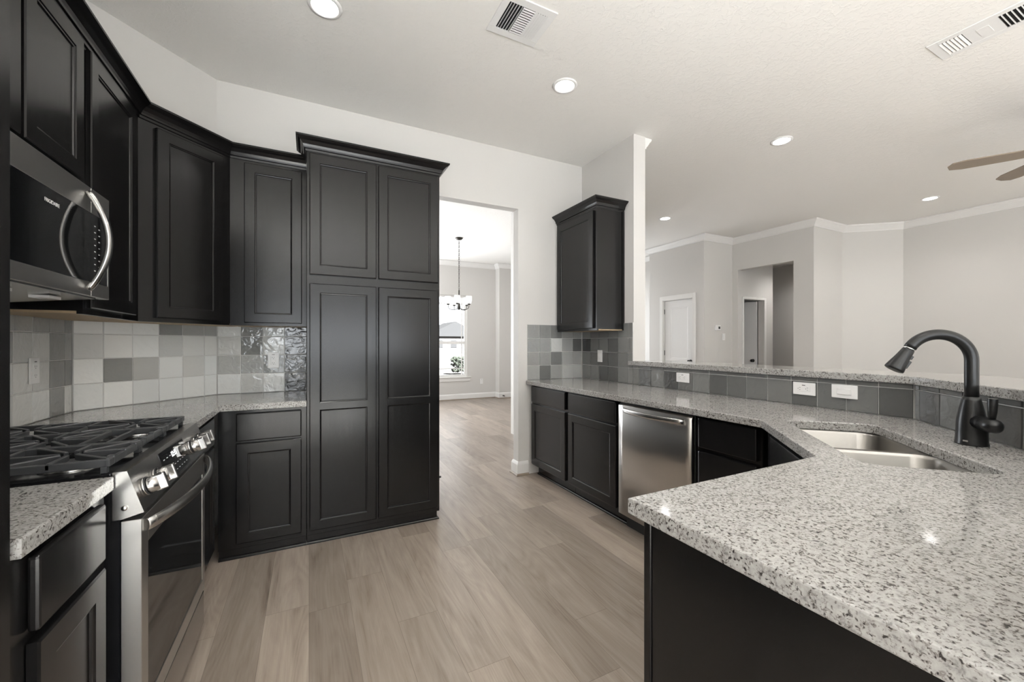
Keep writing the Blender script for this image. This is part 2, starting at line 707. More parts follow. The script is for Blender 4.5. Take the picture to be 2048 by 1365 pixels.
# dining room
dw = MB()
dw.box(-1.3, -0.10, 8.70, 8.85, 0, HC)
dw.box(-0.10, 3.22, 8.70, 8.85, 2.36, HC)
dw.box(-0.10, 3.22, 8.70, 8.85, 0, 0.52)
dw.box(3.22, 3.93, 8.70, 8.85, 0, HC)
dw.box(3.93, 4.8, 8.49, 8.85, 0, HC)
struct(dw.build('wall_dining_back', 'wall'))
dl = MB()
dl.box(-1.3, -1.16, 3.556, 6.75, 0, HC)
dl.box(-1.3, -1.16, 8.35, 8.70, 0, HC)
dl.box(-1.3, -1.16, 6.75, 8.35, 0, 0.35)
dl.box(-1.3, -1.16, 6.75, 8.35, 2.45, HC)
struct(dl.build('wall_dining_left', 'wall'))
dr = MB()
dr.box(2.55, 2.685, 3.557, 5.0, 0, HC)
dr.box(2.55, 4.80, 5.0, 5.12, 0, HC)
dr.box(4.70, 4.80, 5.12, 8.48, 0, HC)
struct(dr.build('wall_dining_right', 'wall'))

# living room far walls
lv = MB()
lv.prism([(5.96, 5.88), (5.96, 5.57), (6.06, 5.57), (6.06, 5.88)], 0, HC)
lv.prism([(5.96, 4.845), (5.96, 4.655), (6.69, 4.655), (6.69, 4.546), (6.80, 4.546), (6.80, 4.755), (6.06, 4.755), (6.06, 4.845)], 0, HC)
lv.box(5.96, 6.06, 4.845, 5.57, 2.075, HC)
lv.box(6.06, 6.55, 5.78, 5.88, 0, HC)
lv.box(6.45, 6.55, 5.88, 7.3, 0, HC)
lv.box(4.80, 4.95, 7.2, 7.3, 0, HC)
lv.box(4.95, 6.25, 7.2, 7.3, 2.45, HC)
lv.box(4.95, 6.25, 7.2, 7.3, 0, 0.2)
lv.box(6.25, 6.45, 7.2, 7.3, 0, HC)
lv.box(6.69, 6.80, 3.641, 4.546, 2.55, HC)
lv.prism([(6.69, 3.641), (6.69, 3.36), (7.49, 3.36), (8.09, 2.84), (8.09, 1.0), (8.25, 1.0), (8.25, 3.46), (6.80, 3.46), (6.80, 3.641)], 0, HC)
struct(lv.build('wall_living_far', 'wall'))
lr = MB()
lr.box(8.09, 8.25, -3.8, 1.0, 0, HC)
struct(lr.build('wall_living_right', 'wall'))
# hallway beyond the living room opening
hw = MB()
hw.box(6.80, 6.885, 4.58, 4.68, 0, 2.78)
hw.box(6.885, 7.47, 4.58, 4.68, 2.06, 2.78)
hw.box(7.47, 7.75, 4.58, 4.68, 0, 2.78)
hw.box(8.32, 8.42, 3.46, 6.2, 0, 2.78)
hw.box(6.80, 8.42, 3.36 + 0.101, 3.47, 0, 2.78)
hw.box(7.75, 8.42, 6.1, 6.2, 0, 2.78)
hw.box(7.65, 7.75, 4.68, 6.1, 0, 2.78)
hw.box(6.70, 6.80, 4.76, 5.8, 0, 2.78)
hw.box(6.80, 7.65, 5.5, 5.6, 0, 2.78)
struct(hw.build('wall_hall', 'wall'))
hcl = MB()
hcl.box(6.80, 8.42, 3.47, 6.2, 2.78, 2.84)
struct(hcl.build('ceiling_hall', 'wall'))

# south wall behind the camera with unseen windows placed and sized for their light
sw_ = MB()
SX = [(-1.0, 2.0), (4.2, 4.8), (6.6, 7.2)]
x = -1.3
for a, b in SX:
    sw_.box(x, a, -3.8, -3.65, 0, HC)
    sw_.box(a, b, -3.8, -3.65, 0, 0.3)
    sw_.box(a, b, -3.8, -3.65, 2.5, HC)
    x = b
sw_.box(x, 8.25, -3.8, -3.65, 0, HC)
struct(sw_.build('wall_south', 'wall'))

BASE = [(0, 0), (0.016, 0), (0.016, 0.105), (0.012, 0.118), (0.006, 0.13), (0, 0.133)]
CROWN = [(0, HC - 0.105), (0.012, HC - 0.105), (0.014, HC - 0.092), (0.03, HC - 0.075), (0.055, HC - 0.04), (0.075, HC - 0.022), (0.078, HC - 0.003), (0, HC - 0.003)]
SHOE = [(0.016, 0), (0.030, 0), (0.028, 0.010), (0.022, 0.017), (0.016, 0.02)]


def run(name, path, prof, mat='trim'):
    return struct(MB().sweep(path, prof).build(name, mat))


# opening jamb: baseboard wraps the wall end, wood-tone shoe below
bj = MB()
jp = [(1.905, 3.4545), (1.7995, 3.4545), (1.7995, 3.5565), (1.95, 3.5565)][::-1]
bj.sweep(jp[::-1], [(-o, z) for o, z in BASE][::-1])
struct(bj.build('baseboard_opening', 'trim'))
run('trim_shoe', jp[::-1], [(-o, z) for o, z in SHOE][::-1], 'fanwood')
jl = [(0.97, 3.57), (0.97, 3.456)]
run('baseboard_pantry', [(0.9705, 3.5565), (0.9705, 3.458)], [(-o, z) for o, z in BASE][::-1])
dpath = [(1.40, 8.6995), (3.93, 8.6995), (3.93, 8.4895), (4.70, 8.4895)]
run('baseboard_dining', dpath, BASE)
run('trim_dining_crown', dpath, CROWN)
run('trim_dining_shoe', dpath, SHOE, 'fanwood')
lpath = [(4.8, 7.1990), (6.4495, 7.1990), (6.4495, 5.8805), (5.9595, 5.8805), (5.9595, 4.6545), (6.6895, 4.6545), (6.6895, 3.3595), (7.49, 3.3595), (8.0895, 2.84), (8.0895, -3.6)]
run('trim_living_crown', lpath, CROWN)
run('trim_column_crown', [(2.6855, 3.55), (2.6855, 2.70)], [(-o, z) for o, z in CROWN][::-1])


def window(n, x0, x1, z0, z1, y, depth, cols, rows, prairie=False):
    """white sash window in a wall facing -y whose room face is y"""
    r = D.objects.new('window_%d' % n, None)
    COL.objects.link(r)
    struct(r)
    r.location = ((x0 + x1) / 2, y, z0)
    w = (x1 - x0) / 2
    h = z1 - z0
    fr = MB()
    f = 0.045
    ya, yb = depth * .35, depth * .75
    for k in range(cols + 1):
        xx = -w + 2 * w * k / cols
        fr.box(max(-w, xx - f), min(w, xx + f), ya, yb, 0, h)
    zm = h * 0.417
    for k in range(cols):
        a, b = -w + 2 * w * k / cols + f, -w + 2 * w * (k + 1) / cols - f
        if k == 0:
            a = -w + f
        if k == cols - 1:
            b = w - f
        for za, zb in ((0, f), (zm - 0.03, zm + 0.03), (h - f, h)):
            fr.box(a - .001, b + .001, ya + .003, yb - .003, za, zb)
        if prairie:
            g = 0.009
            for xx in (a + 0.10, b - 0.06):
                fr.box(xx - g, xx + g, ya + .02, ya + .035, f, h - f)
            for zz in (0.185, h - 0.19):
                fr.box(a, b, ya + .021, ya + .034, zz - g, zz + g)
    fr.build('frame', 'trim', r)
    gl = MB()
    for k in range(cols):
        a, b = -w + 2 * w * k / cols, -w + 2 * w * (k + 1) / cols
        gl.box(a + .01, b - .01, ya + .045, ya + .049, .01, h - .01)
    gl.build('pane', 'pane', r)
    s = MB()
    s.box(-w - 0.09, w + 0.09, -0.04, ya, -0.022, -0.0005, 0.004)
    s.box(-w - 0.07, w + 0.07, -0.016, -0.0005, -0.10, -0.022, 0.003)
    s.build('sill', 'trim', r)
    return r


window(1, -0.10, 3.22, 0.52, 2.36, 8.70, 0.15, 3, 1, True)
# drywall-return casing at right of the dining window
for i, (a, b) in enumerate(SX):
    w_ = window(2 + i, a, b, 0.3, 2.5, -3.65, 0.15, 2, 1)
    w_.rotation_euler = (0, 0, PI)
w_ = window(5, -0.9, 0.9, 0.15, 2.3, 0, 0.18, 2, 1)  # unseen patio door added for its light
w_.location = (-1.115, -2.5, 0.15)
w_.rotation_euler = (0, 0, H)
w_ = window(6, -0.8, 0.8, 0.35, 2.45, 0, 0.14, 2, 1)  # unseen side window added to light the dining room
w_.location = (-1.16, 7.55, 0.35)
w_.rotation_euler = (0, 0, H)

window(7, 4.95, 6.25, 0.2, 2.45, 7.2, 0.10, 2, 1)  # unseen entry window added to light the closet wall
# closet door in the living room (wall facing -x)
d1 = D.objects.new('door_1', None)
COL.objects.link(d1)
struct(d1)
d1.location = (5.96, 5.55, 0)
d1.rotation_euler = (0, 0, -H)
ml = MB()
door_mesh(ml, 0.02, 0.665, 0.008, 2.06, 0.035, th=0.035, sw=0.125, rails=[(0.25, 0.82), (0.98, 1.93)], depth=0.010, slope=0.03)
ml.build('slab', 'white', d1)
cs = MB()
for a, b, za, zb in ((-0.055, 0.012, 0, 2.15), (0.673, 0.74, 0, 2.15), (0.012, 0.673, 2.068, 2.15)):
    cs.box(a, b, -0.018, -0.0005, za, zb, 0.004)
for a, b, za, zb in ((-0.015, 0.015, 0, 2.07), (0.67, 0.70, 0, 2.07), (0.015, 0.67, 2.062, 2.074)):
    cs.box(a, b, 0.0, 0.10, za, zb)
cs.build('casing', 'trim', d1)
kn = MB()
kn.lathe([(0, 0), (0.032, 0), (0.032, 0.008), (0.012, 0.012), (0.011, 0.035), (0.027, 0.045), (0.029, 0.06), (0.02, 0.07), (0, 0.072)], (0.60, 0.034, 0.955), '-Y')
kn.build('knob', 'blackmetal', d1)
hg = MB()
for z in (0.25, 1.05, 1.82):
    hg.box(0.012, 0.022, 0.026, 0.036, z, z + 0.09)
hg.build('hinge', 'brass', d1)

# hall door standing open behind its casing
d2 = D.objects.new('door_2', None)
COL.objects.link(d2)
struct(d2)
d2.location = (6.885, 4.58, 0)
cs = MB()
for a, b, za, zb in ((-0.045, 0.0, 0, 2.10), (0.585, 0.645, 0, 2.10), (0.0, 0.585, 2.06, 2.105)):
    cs.box(a, b, -0.018, -0.0005, za, zb, 0.003)
cs.build('casing', 'trim', d2)
sl = MB()
sl.box(0.545, 0.58, 0.11, 0.75, 0.01, 2.05, 0.002)
sl.build('slab', 'white', d2)
kn = MB()
kn.lathe([(0, 0), (0.03, 0), (0.03, 0.008), (0.012, 0.012), (0.011, 0.03), (0.026, 0.04), (0.026, 0.055), (0, 0.06)], (0.545, 0.17, 0.95), 'X', mtx=Matrix.Translation((0.545, 0.17, 0.95)) @ Matrix.Rotation(PI, 4, 'Z') @ Matrix.Translation((-0.545, -0.17, -0.95)))
kn.build('knob', 'blackmetal', d2)

# outside the dining window
gd = MB()
gd.box(-60, 120, 9.0, 160, -0.5, -0.35)
struct(gd.build('ground', 'lawn'))
hl = MB()
hl.prism([(-60, 118), (140, 118), (140, 121), (-60, 121)], -0.4, 6.5)
struct(hl.build('hills', 'outdark'))
hs = thing('house', 'pale house with dark gabled roof seen through the dining window', 'house', (23.6, 70, -0.35))
b = MB()
b.box(-5, 5, 0, 7, 0, 2.9)
b.build('wall', 'outwall', hs)
b = MB()
b.prism([(-5.5, 2.9), (5.5, 2.9), (0, 5.6)], -7.5, 0.4, mtx=Matrix.Rotation(PI / 2, 4, 'X'))
b.build('roof', 'outdark', hs)
for xx in (-3.4, -0.8, 2.2):
    b = MB()
    b.box(xx, xx + 1.1, -0.06, -0.005, 0.9, 2.2)
    b.build('window', 'outdark', hs)
b = MB()
for k in range(220):
    a, r, z = random.uniform(0, 2 * PI), 0.5 * math.sqrt(random.random()), random.uniform(0.02, 0.75)
    s = random.uniform(0.04, 0.085)
    b.lathe([(0, -s), (s * .8, -s * .5), (s, 0), (s * .8, s * .5), (0, s)], (r * math.cos(a), r * math.sin(a), z + 0.15), seg=8)
sb = tag(b.build('shrub', 'leaf', None, (7.05, 20, -0.35)), 'small green shrub on the lawn outside the dining window', 'shrub')

# ------------------------------------------------------------------ wall tile
PAL = [0.36, 0.42, 0.48, 0.52, 0.56, 0.60, 0.66, 0.70]


def tiles(name, label, origin, ang, cols, rows, tones, k=1.0):
    """origin = left end of the run at wall face, ang = direction of local x (front is local -y)"""
    mb = MB()
    lay = mb.bm.loops.layers.float_color.new('tone')
    g = 0.0016

    def put(pts, col):
        f = mb.face(pts, 'tile')
        for lp in f.loops:
            lp[lay] = col
        return f
    x0, x1, z0, z1 = cols[0], cols[-1], rows[0], rows[-1]
    mb.box(x0, x1, -0.008, -0.001, z0, z1, m='grout')
    for j in range(len(rows) - 1):
        for i in range(len(cols) - 1):
            try:
                t = tones[j][i]
            except (IndexError, TypeError):
                t = random.choice(PAL)
            c = lin(t) * k
            wv = random.uniform(-0.01, 0.012)
            col = (c * (1.0 + wv), c * 1.0, c * (0.975 - wv), 1)
            a, b, p, q = cols[i] + g, cols[i + 1] - g, rows[j] + g, rows[j + 1] - g
            if b - a < 0.004 or q - p < 0.004:
                continue
            dy = [-0.0125 + random.uniform(-0.0007, 0.0007) for _ in range(4)]
            e = 0.0022
            ed = [(a, -0.0085, p), (b, -0.0085, p), (b, -0.0085, q), (a, -0.0085, q)]
            mid = [(a + .0004, dy[0] + .0016, p + .0004), (b - .0004, dy[1] + .0016, p + .0004), (b - .0004, dy[2] + .0016, q - .0004), (a + .0004, dy[3] + .0016, q - .0004)]
            fr = [(a + e, dy[0], p + e), (b - e, dy[1], p + e), (b - e, dy[2], q - e), (a + e, dy[3], q - e)]
            put(fr, col)
            for r0, r1 in ((ed, mid), (mid, fr)):
                for s in range(4):
                    u = (s + 1) % 4
                    put([r0[s], r0[u], r1[u], r1[s]], col)
    o = mb.build(name, None, None, (origin[0], origin[1], 0), ang)
    tag(o, label, 'backsplash')
    return o


RZ = [0.9145, 0.919 + 0.1345, 1.187, 1.321, 1.394]
RZB = [0.9145, 1.0535, 1.187, 1.321, 1.455]
# left wall: tile face x = -1.1025, from the tall panel to the 45-degree bend
cA = [1.05 + d for d in (-0.0, 0.07, .204, .338, .472, .606, .740, .874, 1.008, 1.142, 1.276)]
cA = [1.06] + [2.44 - .134 * k for k in range(10, 0, -1)] + [2.44, 2.574, 2.708, 2.842, 2.910]
nA = len(cA) - 1
padA = [None] * (nA - 5)


def tr(vals):
    return [random.choice(PAL[2:]) for _ in padA] + vals


tiles('tile_backsplash', 'glossy grey tile backsplash behind the gas range on the left wall', (-1.115, 0.0), H, cA, RZ,
      [tr([.56, .62, .64, .40, .62]), tr([.58, .62, .60, .38, .36]), tr([.46, .56, .58, .42, .46]), tr([.52, .50, .45, .45, .42])], 2.0)
LB = math.hypot(0.538, 0.538)
cB = [0.008, 0.133, 0.268, 0.402, 0.536, 0.670, LB - 0.006]
tiles('tile_backsplash', 'pale grey tile backsplash, lightened for strong light, across the angled corner wall', (-1.115, 2.917), PI / 4, cB, RZ,
      [[.68, .70, .66, .68, .68, .68], [.70, .42, .54, .67, .60, .66], [.62, .68, .68, .58, .62, .63], [.66, .68, .68, .40, .45, .46]], 2.05)
cC = [0.006, 0.142, 0.278, 0.414, 0.562]
tiles('tile_backsplash', 'grey tile backsplash with dark pantry reflection painted on the end column, beside the tall pantry', (-0.577, 3.455), 0, cC, RZ,
      [[.66, .58, .61, .17], [.50, .47, .38, .17], [.57, .36, .55, .17], [.63, .38, .53, .17]], 2.0)  # end column darkened: the pantry's reflection is painted into its tone
cD = [1.897 - 1.897, .134, .266, .398, .530, 0.640]
tiles('tile_backsplash', 'pale and dark tile backsplash between the doorway and the corner wall cabinet', (1.897, 3.455), 0, cD, RZB,
      [[.62, .42, .58, .68, .68], [.56, .55, .43, .62, .58], [.54, .56, .74, .60, .34], [.55, .50, .43, .54, .52]])
# right wall, tall part (front faces -x, local x runs towards the camera)
cE = [0.013, .148, .282, .416, .550, .684, 0.742]
tiles('tile_backsplash', 'grey tile backsplash, darkened for weak light, under the corner wall cabinet on the right', (2.55, 3.4425), -H, cE, RZB,
      [[.52, .53, .40, .42, .54, .54], [.50, .42, .40, .43, .52, .52], [.26, .46, .49, .40, .54, .54], [.52, .44, .42, .46, .52, .52]], 0.8)
cF = [0.0] + [0.076 + .1365 * k for k in range(13)] + [1.845]
tiles('tile_backsplash', 'low strip of grey tile under the straight part of the raised bar', (2.55, 2.6995), -H, cF, [0.9145, 1.0535, 1.078],
      [[.50, .40, .52, .32, .47, .55, .43, .47, .50, .52, .42, .48, .50, .40, .48], [.5] * 15], 0.75)
cG = [0.006, 0.04] + [0.04 + .134 * k for k in range(1, 8)] + [1.072]
tiles('tile_backsplash', 'low strip of grey tile behind the black faucet on the angled bar wall', (2.55, 0.845), -3 * PI / 4, cG, [0.9145, 1.0535, 1.078],
      [[.5, .40, .50, .50, .36, .44, .46, .42, .40], [.46, .42, .44, .5, .42, .45, .43, .44, .42]], 0.75)

# ------------------------------------------------------------------ countertops and bar
GZ0, GZ1 = 0.876, 0.914


def slab(name, label, poly, z0, z1, hole=None, cat='countertop'):
    b = bmesh.new()
    vs = [b.verts.new((p[0], p[1], 0)) for p in poly]
    es = [b.edges.new((vs[i], vs[(i + 1) % len(vs)])) for i in range(len(vs))]
    if hole:
        hv = [b.verts.new((p[0], p[1], 0)) for p in hole]
        es += [b.edges.new((hv[i], hv[(i + 1) % len(hv)])) for i in range(len(hv))]
    bmesh.ops.triangle_fill(b, use_beauty=True, edges=es)
    top = list(b.faces)
    r = bmesh.ops.extrude_face_region(b, geom=top)
    nv = [g for g in r['geom'] if isinstance(g, bmesh.types.BMVert)]
    for v in b.verts:
        v.co.z = z0
    for v in nv:
        v.co.z = z1
    bmesh.ops.recalc_face_normals(b, faces=list(b.faces))
    be = [e for e in b.edges if abs(e.verts[0].co.z - e.verts[1].co.z) < 1e-6 and len(e.link_faces) == 2
          and abs(e.link_faces[0].normal.z) + abs(e.link_faces[1].normal.z) < 1.5]
    bmesh.ops.bevel(b, geom=be, offset=0.004, segments=2, affect='EDGES', profile=0.5)
    mb = MB()
    mb.add(b)
    o = mb.build(name, 'granite')
    return tag(o, label, cat)


def UW(u, w):
    return (1.884 - (u - w) * S2, 1.17 - (u + w) * S2)


def rrect(u0, u1, w0, w1, r, n=6):
    pts = []
    for cx, cy, a0 in ((u1 - r, w1 - r, 0), (u0 + r, w1 - r, 90), (u0 + r, w0 + r, 180), (u1 - r, w0 + r, 270)):
        for k in range(n + 1):
            a = math.radians(a0 + 90 * k / n)
            pts.append((cx + r * math.cos(a), cy + r * math.sin(a)))
    return pts


slab('granite_countertop', 'small speckled granite countertop between the black end panel and the range',
     [(-0.468, 1.06), (-0.468, 1.448), (-1.102, 1.448), (-1.102, 1.06)], GZ0, GZ1)
slab('granite_countertop', 'speckled granite corner countertop between the range and the pantry',
     [(-0.457, 2.222), (-0.457, 2.828), (-0.014, 2.828), (-0.014, 3.441), (-0.583, 3.441), (-1.101, 2.923), (-1.101, 2.222)], GZ0, GZ1)
SINK_HOLE = [UW(u, w) for u, w in rrect(-0.035, 0.695, 0.105, 0.44, 0.055)]
slab('granite_countertop', 'long speckled granite countertop wrapping round the sink on the right',
     [(1.878, 3.4405), (2.536, 3.4405), (2.536, 0.85), (1.774, 0.088), (0.659, 0.088), (0.659, 0.716), (1.437, 0.716), (1.884, 1.166)], GZ0, GZ1, SINK_HOLE)
slab('bar_top', 'raised speckled granite bar top on the half wall behind the faucet',
     [(2.515, 2.735), (2.515, 0.86), (1.765, 0.11), (0.66, 0.11), (0.66, -0.27), (1.92, -0.27), (2.90, 0.70), (2.90, 2.735), (2.69, 2.735), (2.69, 2.695), (2.545, 2.695), (2.545, 2.735)], 1.079, 1.117, None, 'bar top')

# ------------------------------------------------------------------ tall end panel by the refrigerator space
ep = tag(MB().box(-1.11, -0.475, 1.002, 1.045, 0.0, 2.46, 0.002, 1).build('end_panel', 'cab'),
         'tall dark end panel standing at the left edge before the small countertop', 'cabinet panel')

# ------------------------------------------------------------------ base cabinets, left side
t = thing('base_cabinet', 'dark base cabinet with one drawer below the small left countertop', 'cabinet', (-0.487, 1.05, 0), H)
base_body(t, 0.398, 0.60)
drawer(t, 0.062, 0.352, 0.712, 0.858)
door(t, 0.062, 0.352, 0.125, 0.692)

t = thing('corner_base_cabinet', 'dark corner base cabinet right of the range, slim door facing the room', 'cabinet', (-0.487, 2.225, 0), H)
m = MB()
m.prism([(0, 0), (0.615, 0), (0.615, 0.02), (1.2, 0.02), (1.2, 0.05), (0.68, 0.58), (0, 0.6)][:2] + [(0.615, 0.60), (0, 0.60)], 0.105, 0.874)
m.build('body', 'cab', t)
MB().box(0.001, 0.60, 0.03, 0.58, 0, 0.104).build('toe_kick', 'cab', t)
door(t, 0.03, 0.515, 0.125, 0.692)
drawer(t, 0.03, 0.515, 0.712, 0.858)

t = thing('base_cabinet', 'dark base cabinet with drawer over door, tucked beside the tall pantry', 'cabinet', (-0.470, 2.858, 0), 0)
m = MB()
m.box(0, 0.4565, 0, 0.58, 0.06, 0.874, 0.0015, 1)
m.build('body', 'cab', t)
MB().box(0.001, 0.454, 0.012, 0.57, 0, 0.059).build('toe_kick', 'cab', t)
drawer(t, 0.088, 0.428, 0.694, 0.856)
door(t, 0.088, 0.428, 0.092, 0.680)
MB().sweep([(0.0, 0.012), (0.4568, 0.012)], [(0, 0), (0.014, 0), (0.013, 0.008), (0.008, 0.014), (0, 0.017)]).build('shoe_molding', 'cab', t)

# ------------------------------------------------------------------ pantry
CABCROWN = [(0, 0), (0.006, 0), (0.008, 0.012), (0.015, 0.015), (0.017, 0.024), (0.022, 0.036), (0.036, 0.054), (0.050, 0.062), (0.054, 0.066), (0.060, 0.070), (0.060, 0.080), (0, 0.080)]


def cprof(z):
    return [(o, z + h) for o, h in CABCROWN]


t = thing('pantry_cabinet', 'tall dark pantry cabinet with four doors left of the doorway', 'cabinet', (-0.013, 2.858, 0), 0)
m = MB()
m.box(0, 0.858, 0, 0.596, 0.058, 2.487, 0.002, 1)
m.build('body', 'cab', t)
MB().box(0.002, 0.842, 0.012, 0.59, 0, 0.057).build('toe_kick', 'cab', t)
for a, b in ((0.016, 0.418), (0.432, 0.844)):
    door(t, a, b, 1.706, 2.470)
    door(t, a, b, 0.090, 1.650, rails=[(0.148, 0.850), (0.894, 1.592)])
m = MB()
m.sweep([(0.0, 0.192), (0.0, 0.0), (0.858, 0.0), (0.858, 0.59)], cprof(2.484))
m.build('crown_molding', 'cab', t)
MB().sweep([(0.0, 0.012), (0.842, 0.012), (0.842, 0.58)], [(0, 0), (0.014, 0), (0.013, 0.008), (0.008, 0.014), (0, 0.017)]).build('shoe_molding', 'cab', t)

# ------------------------------------------------------------------ wall cabinets, left side
UZ0, UZ1 = 1.387, 2.468


def upper_box(parent, poly, z0, z1):
    MB().prism(poly, z0 + 0.012, z1).build('body', 'cab', parent)
    c = [sum(p[0] for p in poly) / len(poly), sum(p[1] for p in poly) / len(poly)]
    pl = [(c[0] + (p[0] - c[0]) * .985, c[1] + (p[1] - c[1]) * .985) for p in poly]
    o = MB().prism(pl, z0 + 0.002, z0 + 0.0119).build('bottom_panel', 'tan', parent)
    o['label'] = 'bare tan plywood underside'
    # face-frame lip hides the raw panel's front edge
    MB().box(poly[0][0], poly[1][0], 0.0, 0.018, z0, z0 + 0.0119).build('face_frame_lip', 'cab', parent)


t = thing('wall_cabinet', 'dark two-door wall cabinet directly above the microwave', 'cabinet', (-0.80, 1.428, 0), H)
upper_box(t, [(0, 0), (0.762, 0), (0.762, 0.312), (0, 0.312)], 1.866, UZ1)
door(t, 0.0, 0.338, 1.905, 2.446)
door(t, 0.358, 0.722, 1.905, 2.446)
t = thing('wall_cabinet', 'dark single-door wall cabinet between the microwave and the angled corner cabinet', 'cabinet', (-0.80, 2.192, 0), H)
upper_box(t, [(0, 0), (0.578, 0), (0.578, 0.312), (0, 0.312)], UZ0, UZ1)
door(t, 0.018, 0.492, 1.412, 2.446)
t = thing('corner_wall_cabinet', 'dark angled corner wall cabinet with one door above the corner countertop', 'cabinet', (-0.80, 2.772, 0), PI / 4)
ci, si = S2, S2


def loc45(X, Y):
    dx, dy = X + 0.80, Y - 2.772
    return ((dx + dy) * S2, (dy - dx) * S2)


upper_box(t, [loc45(-0.80, 2.7725), loc45(-0.4525, 3.12), loc45(-0.4525, 3.452), loc45(-0.578, 3.452), loc45(-1.111, 2.919), loc45(-1.111, 2.7725)], UZ0, UZ1)
door(t, 0.076, 0.438, 1.410, 2.438)
t = thing('wall_cabinet', 'dark single-door wall cabinet tight against the left side of the pantry', 'cabinet', (-0.4515, 3.12, 0), 0)
upper_box(t, [(0, 0), (0.437, 0), (0.437, 0.332), (0, 0.332)], UZ0, UZ1)
door(t, 0.078, 0.408, 1.405, 2.438)
cm = MB()
cm.sweep([(-0.80, 1.43), (-0.80, 2.772), (-0.452, 3.12), (-0.0145, 3.12)], cprof(2.4585))
tag(cm.build('crown_molding', 'cab'), 'continuous dark crown molding capping the left wall cabinets', 'crown molding')

# ------------------------------------------------------------------ right side cabinets
t = thing('wall_cabinet', 'dark single-door wall cabinet alone in the far right corner', 'cabinet', (2.24, 3.452, 0), -H)
upper_box(t, [(0, 0), (0.632, 0), (0.632, 0.307), (0, 0.307)], UZ0 - 0.002, 2.460)
door(t, 0.03, 0.598, 1.405, 2.440)
m = MB()
m.sweep([(0.0, 0.0), (0.632, 0.0), (0.632, 0.307)], cprof(2.4605))
m.build('crown_molding', 'cab', t)
MB().box(0.6325, 0.640, 0.285, 0.307, UZ0, 2.459).build('scribe_strip', 'cab', t)

XF = 1.926
for lab, y1, w in (('dark base cabinet nearest the doorway on the right run', 3.41, 0.612), ('dark base cabinet between the doorway-end cabinet and the dishwasher', 2.797, 0.622)):
    t = thing('base_cabinet', lab, 'cabinet', (XF, y1, 0), -H)
    base_body(t, w, 0.60)
    drawer(t, 0.022, w - 0.022, 0.714, 0.862)
    door(t, 0.022, w - 0.022, 0.122, 0.694)
    MB().sweep([(0.0, 0.075), (w, 0.075)], [(0, 0), (0.014, 0), (0.013, 0.008), (0.008, 0.014), (0, 0.017)]).build('shoe_molding', 'cab', t)
t = thing('drawer_base_cabinet', 'dark three-drawer base cabinet between dishwasher and sink corner', 'cabinet', (XF, 1.548, 0), -H)
base_body(t, 0.365, 0.60)
for za, zb in ((0.702, 0.862), (0.42, 0.682), (0.122, 0.40)):
    drawer(t, 0.020, 0.345, za, zb)
p0 = UW(-0.012, 0.032)
t = thing('sink_base_cabinet', 'dark angled base cabinet under the double sink', 'cabinet', (p0[0], p0[1], 0), -3 * PI / 4)
m = MB()
m.prism([(0.006, 0), (0.640, 0), (0.62, 0.02), (0.62, 0.045), (0.03, 0.045), (0.006, 0.02)], 0.105, 0.874)
m.build('body', 'cab', t)
MB().box(0.03, 0.60, 0.075, 0.09, 0, 0.104).build('toe_kick', 'cab', t)
drawer(t, 0.11, 0.545, 0.702, 0.860)
door(t, 0.03, 0.318, 0.122, 0.684)
door(t, 0.326, 0.615, 0.122, 0.684)
t = thing('peninsula_cabinet', 'dark peninsula base with plain end panel under the nearest countertop', 'cabinet', (1.405, 0.690, 0), PI)
m = MB()
m.box(0, 0.712, 0, 0.595, 0.105, 0.874, 0.0015, 1)
m.build('body', 'cab', t)
MB().box(0, 0.700, 0.075, 0.59, 0, 0.104).build('toe_kick', 'cab', t)
MB().box(0.7125, 0.717, 0.020, 0.595, 0.0, 0.874).build('end_panel', 'cab', t)
MB().box(0.7125, 0.722, -0.002, 0.018, 0.0, 0.874, 0.003).build('corner_stile', 'cab', t)
for a, b in ((0.02, 0.352), (0.36, 0.692)):
    drawer(t, a, b, 0.714, 0.862)
    door(t, a, b, 0.122, 0.694)

# ------------------------------------------------------------------ dishwasher
t = thing('dishwasher', 'stainless steel dishwasher set into the dark cabinets on the right', 'dishwasher', (1.926, 2.168, 0), -H)
MB().box(0.004, 0.606, 0.004, 0.58, 0.105, 0.868).build('tub', 'darkbit', t)
m = MB()
# gently crowned door skin
n = 14
zz = [(0.108, 0.0), (0.112, -0.004)]
ys = lambda x: -0.022 - 0.004 * (1 - ((x - 0.305) / 0.30) ** 2)
xs = [0.008 + (0.594) * k / n for k in range(n + 1)]
for a, b in zip(xs, xs[1:]):
    m.face([(a, ys(a), 0.11), (b, ys(b), 0.11), (b, ys(b), 0.848), (a, ys(a), 0.848)], smooth=True)
    m.face([(a, ys(a), 0.848), (b, ys(b), 0.848), (b, ys(b) + .012, 0.862), (a, ys(a) + .012, 0.862)], smooth=True)
    m.face([(a, ys(a) + .012, 0.862), (b, ys(b) + .012, 0.862), (b, 0.003, 0.862), (a, 0.003, 0.862)])
    m.face([(a, 0.003, 0.11), (b, 0.003, 0.11), (b, ys(b), 0.11), (a, ys(a), 0.11)])
for s in (xs[0], xs[-1]):
    m.face([(s, 0.003, 0.11), (s, ys(s), 0.11), (s, ys(s), 0.848), (s, ys(s) + .012, 0.862), (s, 0.003, 0.862)])
bmesh.ops.remove_doubles(m.bm, verts=list(m.bm.verts), dist=1e-5)
bmesh.ops.recalc_face_normals(m.bm, faces=list(m.bm.faces))
m.build('door', 'steelv', t)
m = MB()
hp = [(0.055 + 0.50 * k / 20, -0.026 - 0.048 * math.sin(PI * k / 20) ** 0.6, 0.823) for k in range(21)]
m.tube(hp, 0.017, 12, flat=(0.95, 0.42))
m.build('handle', 'steel', t)
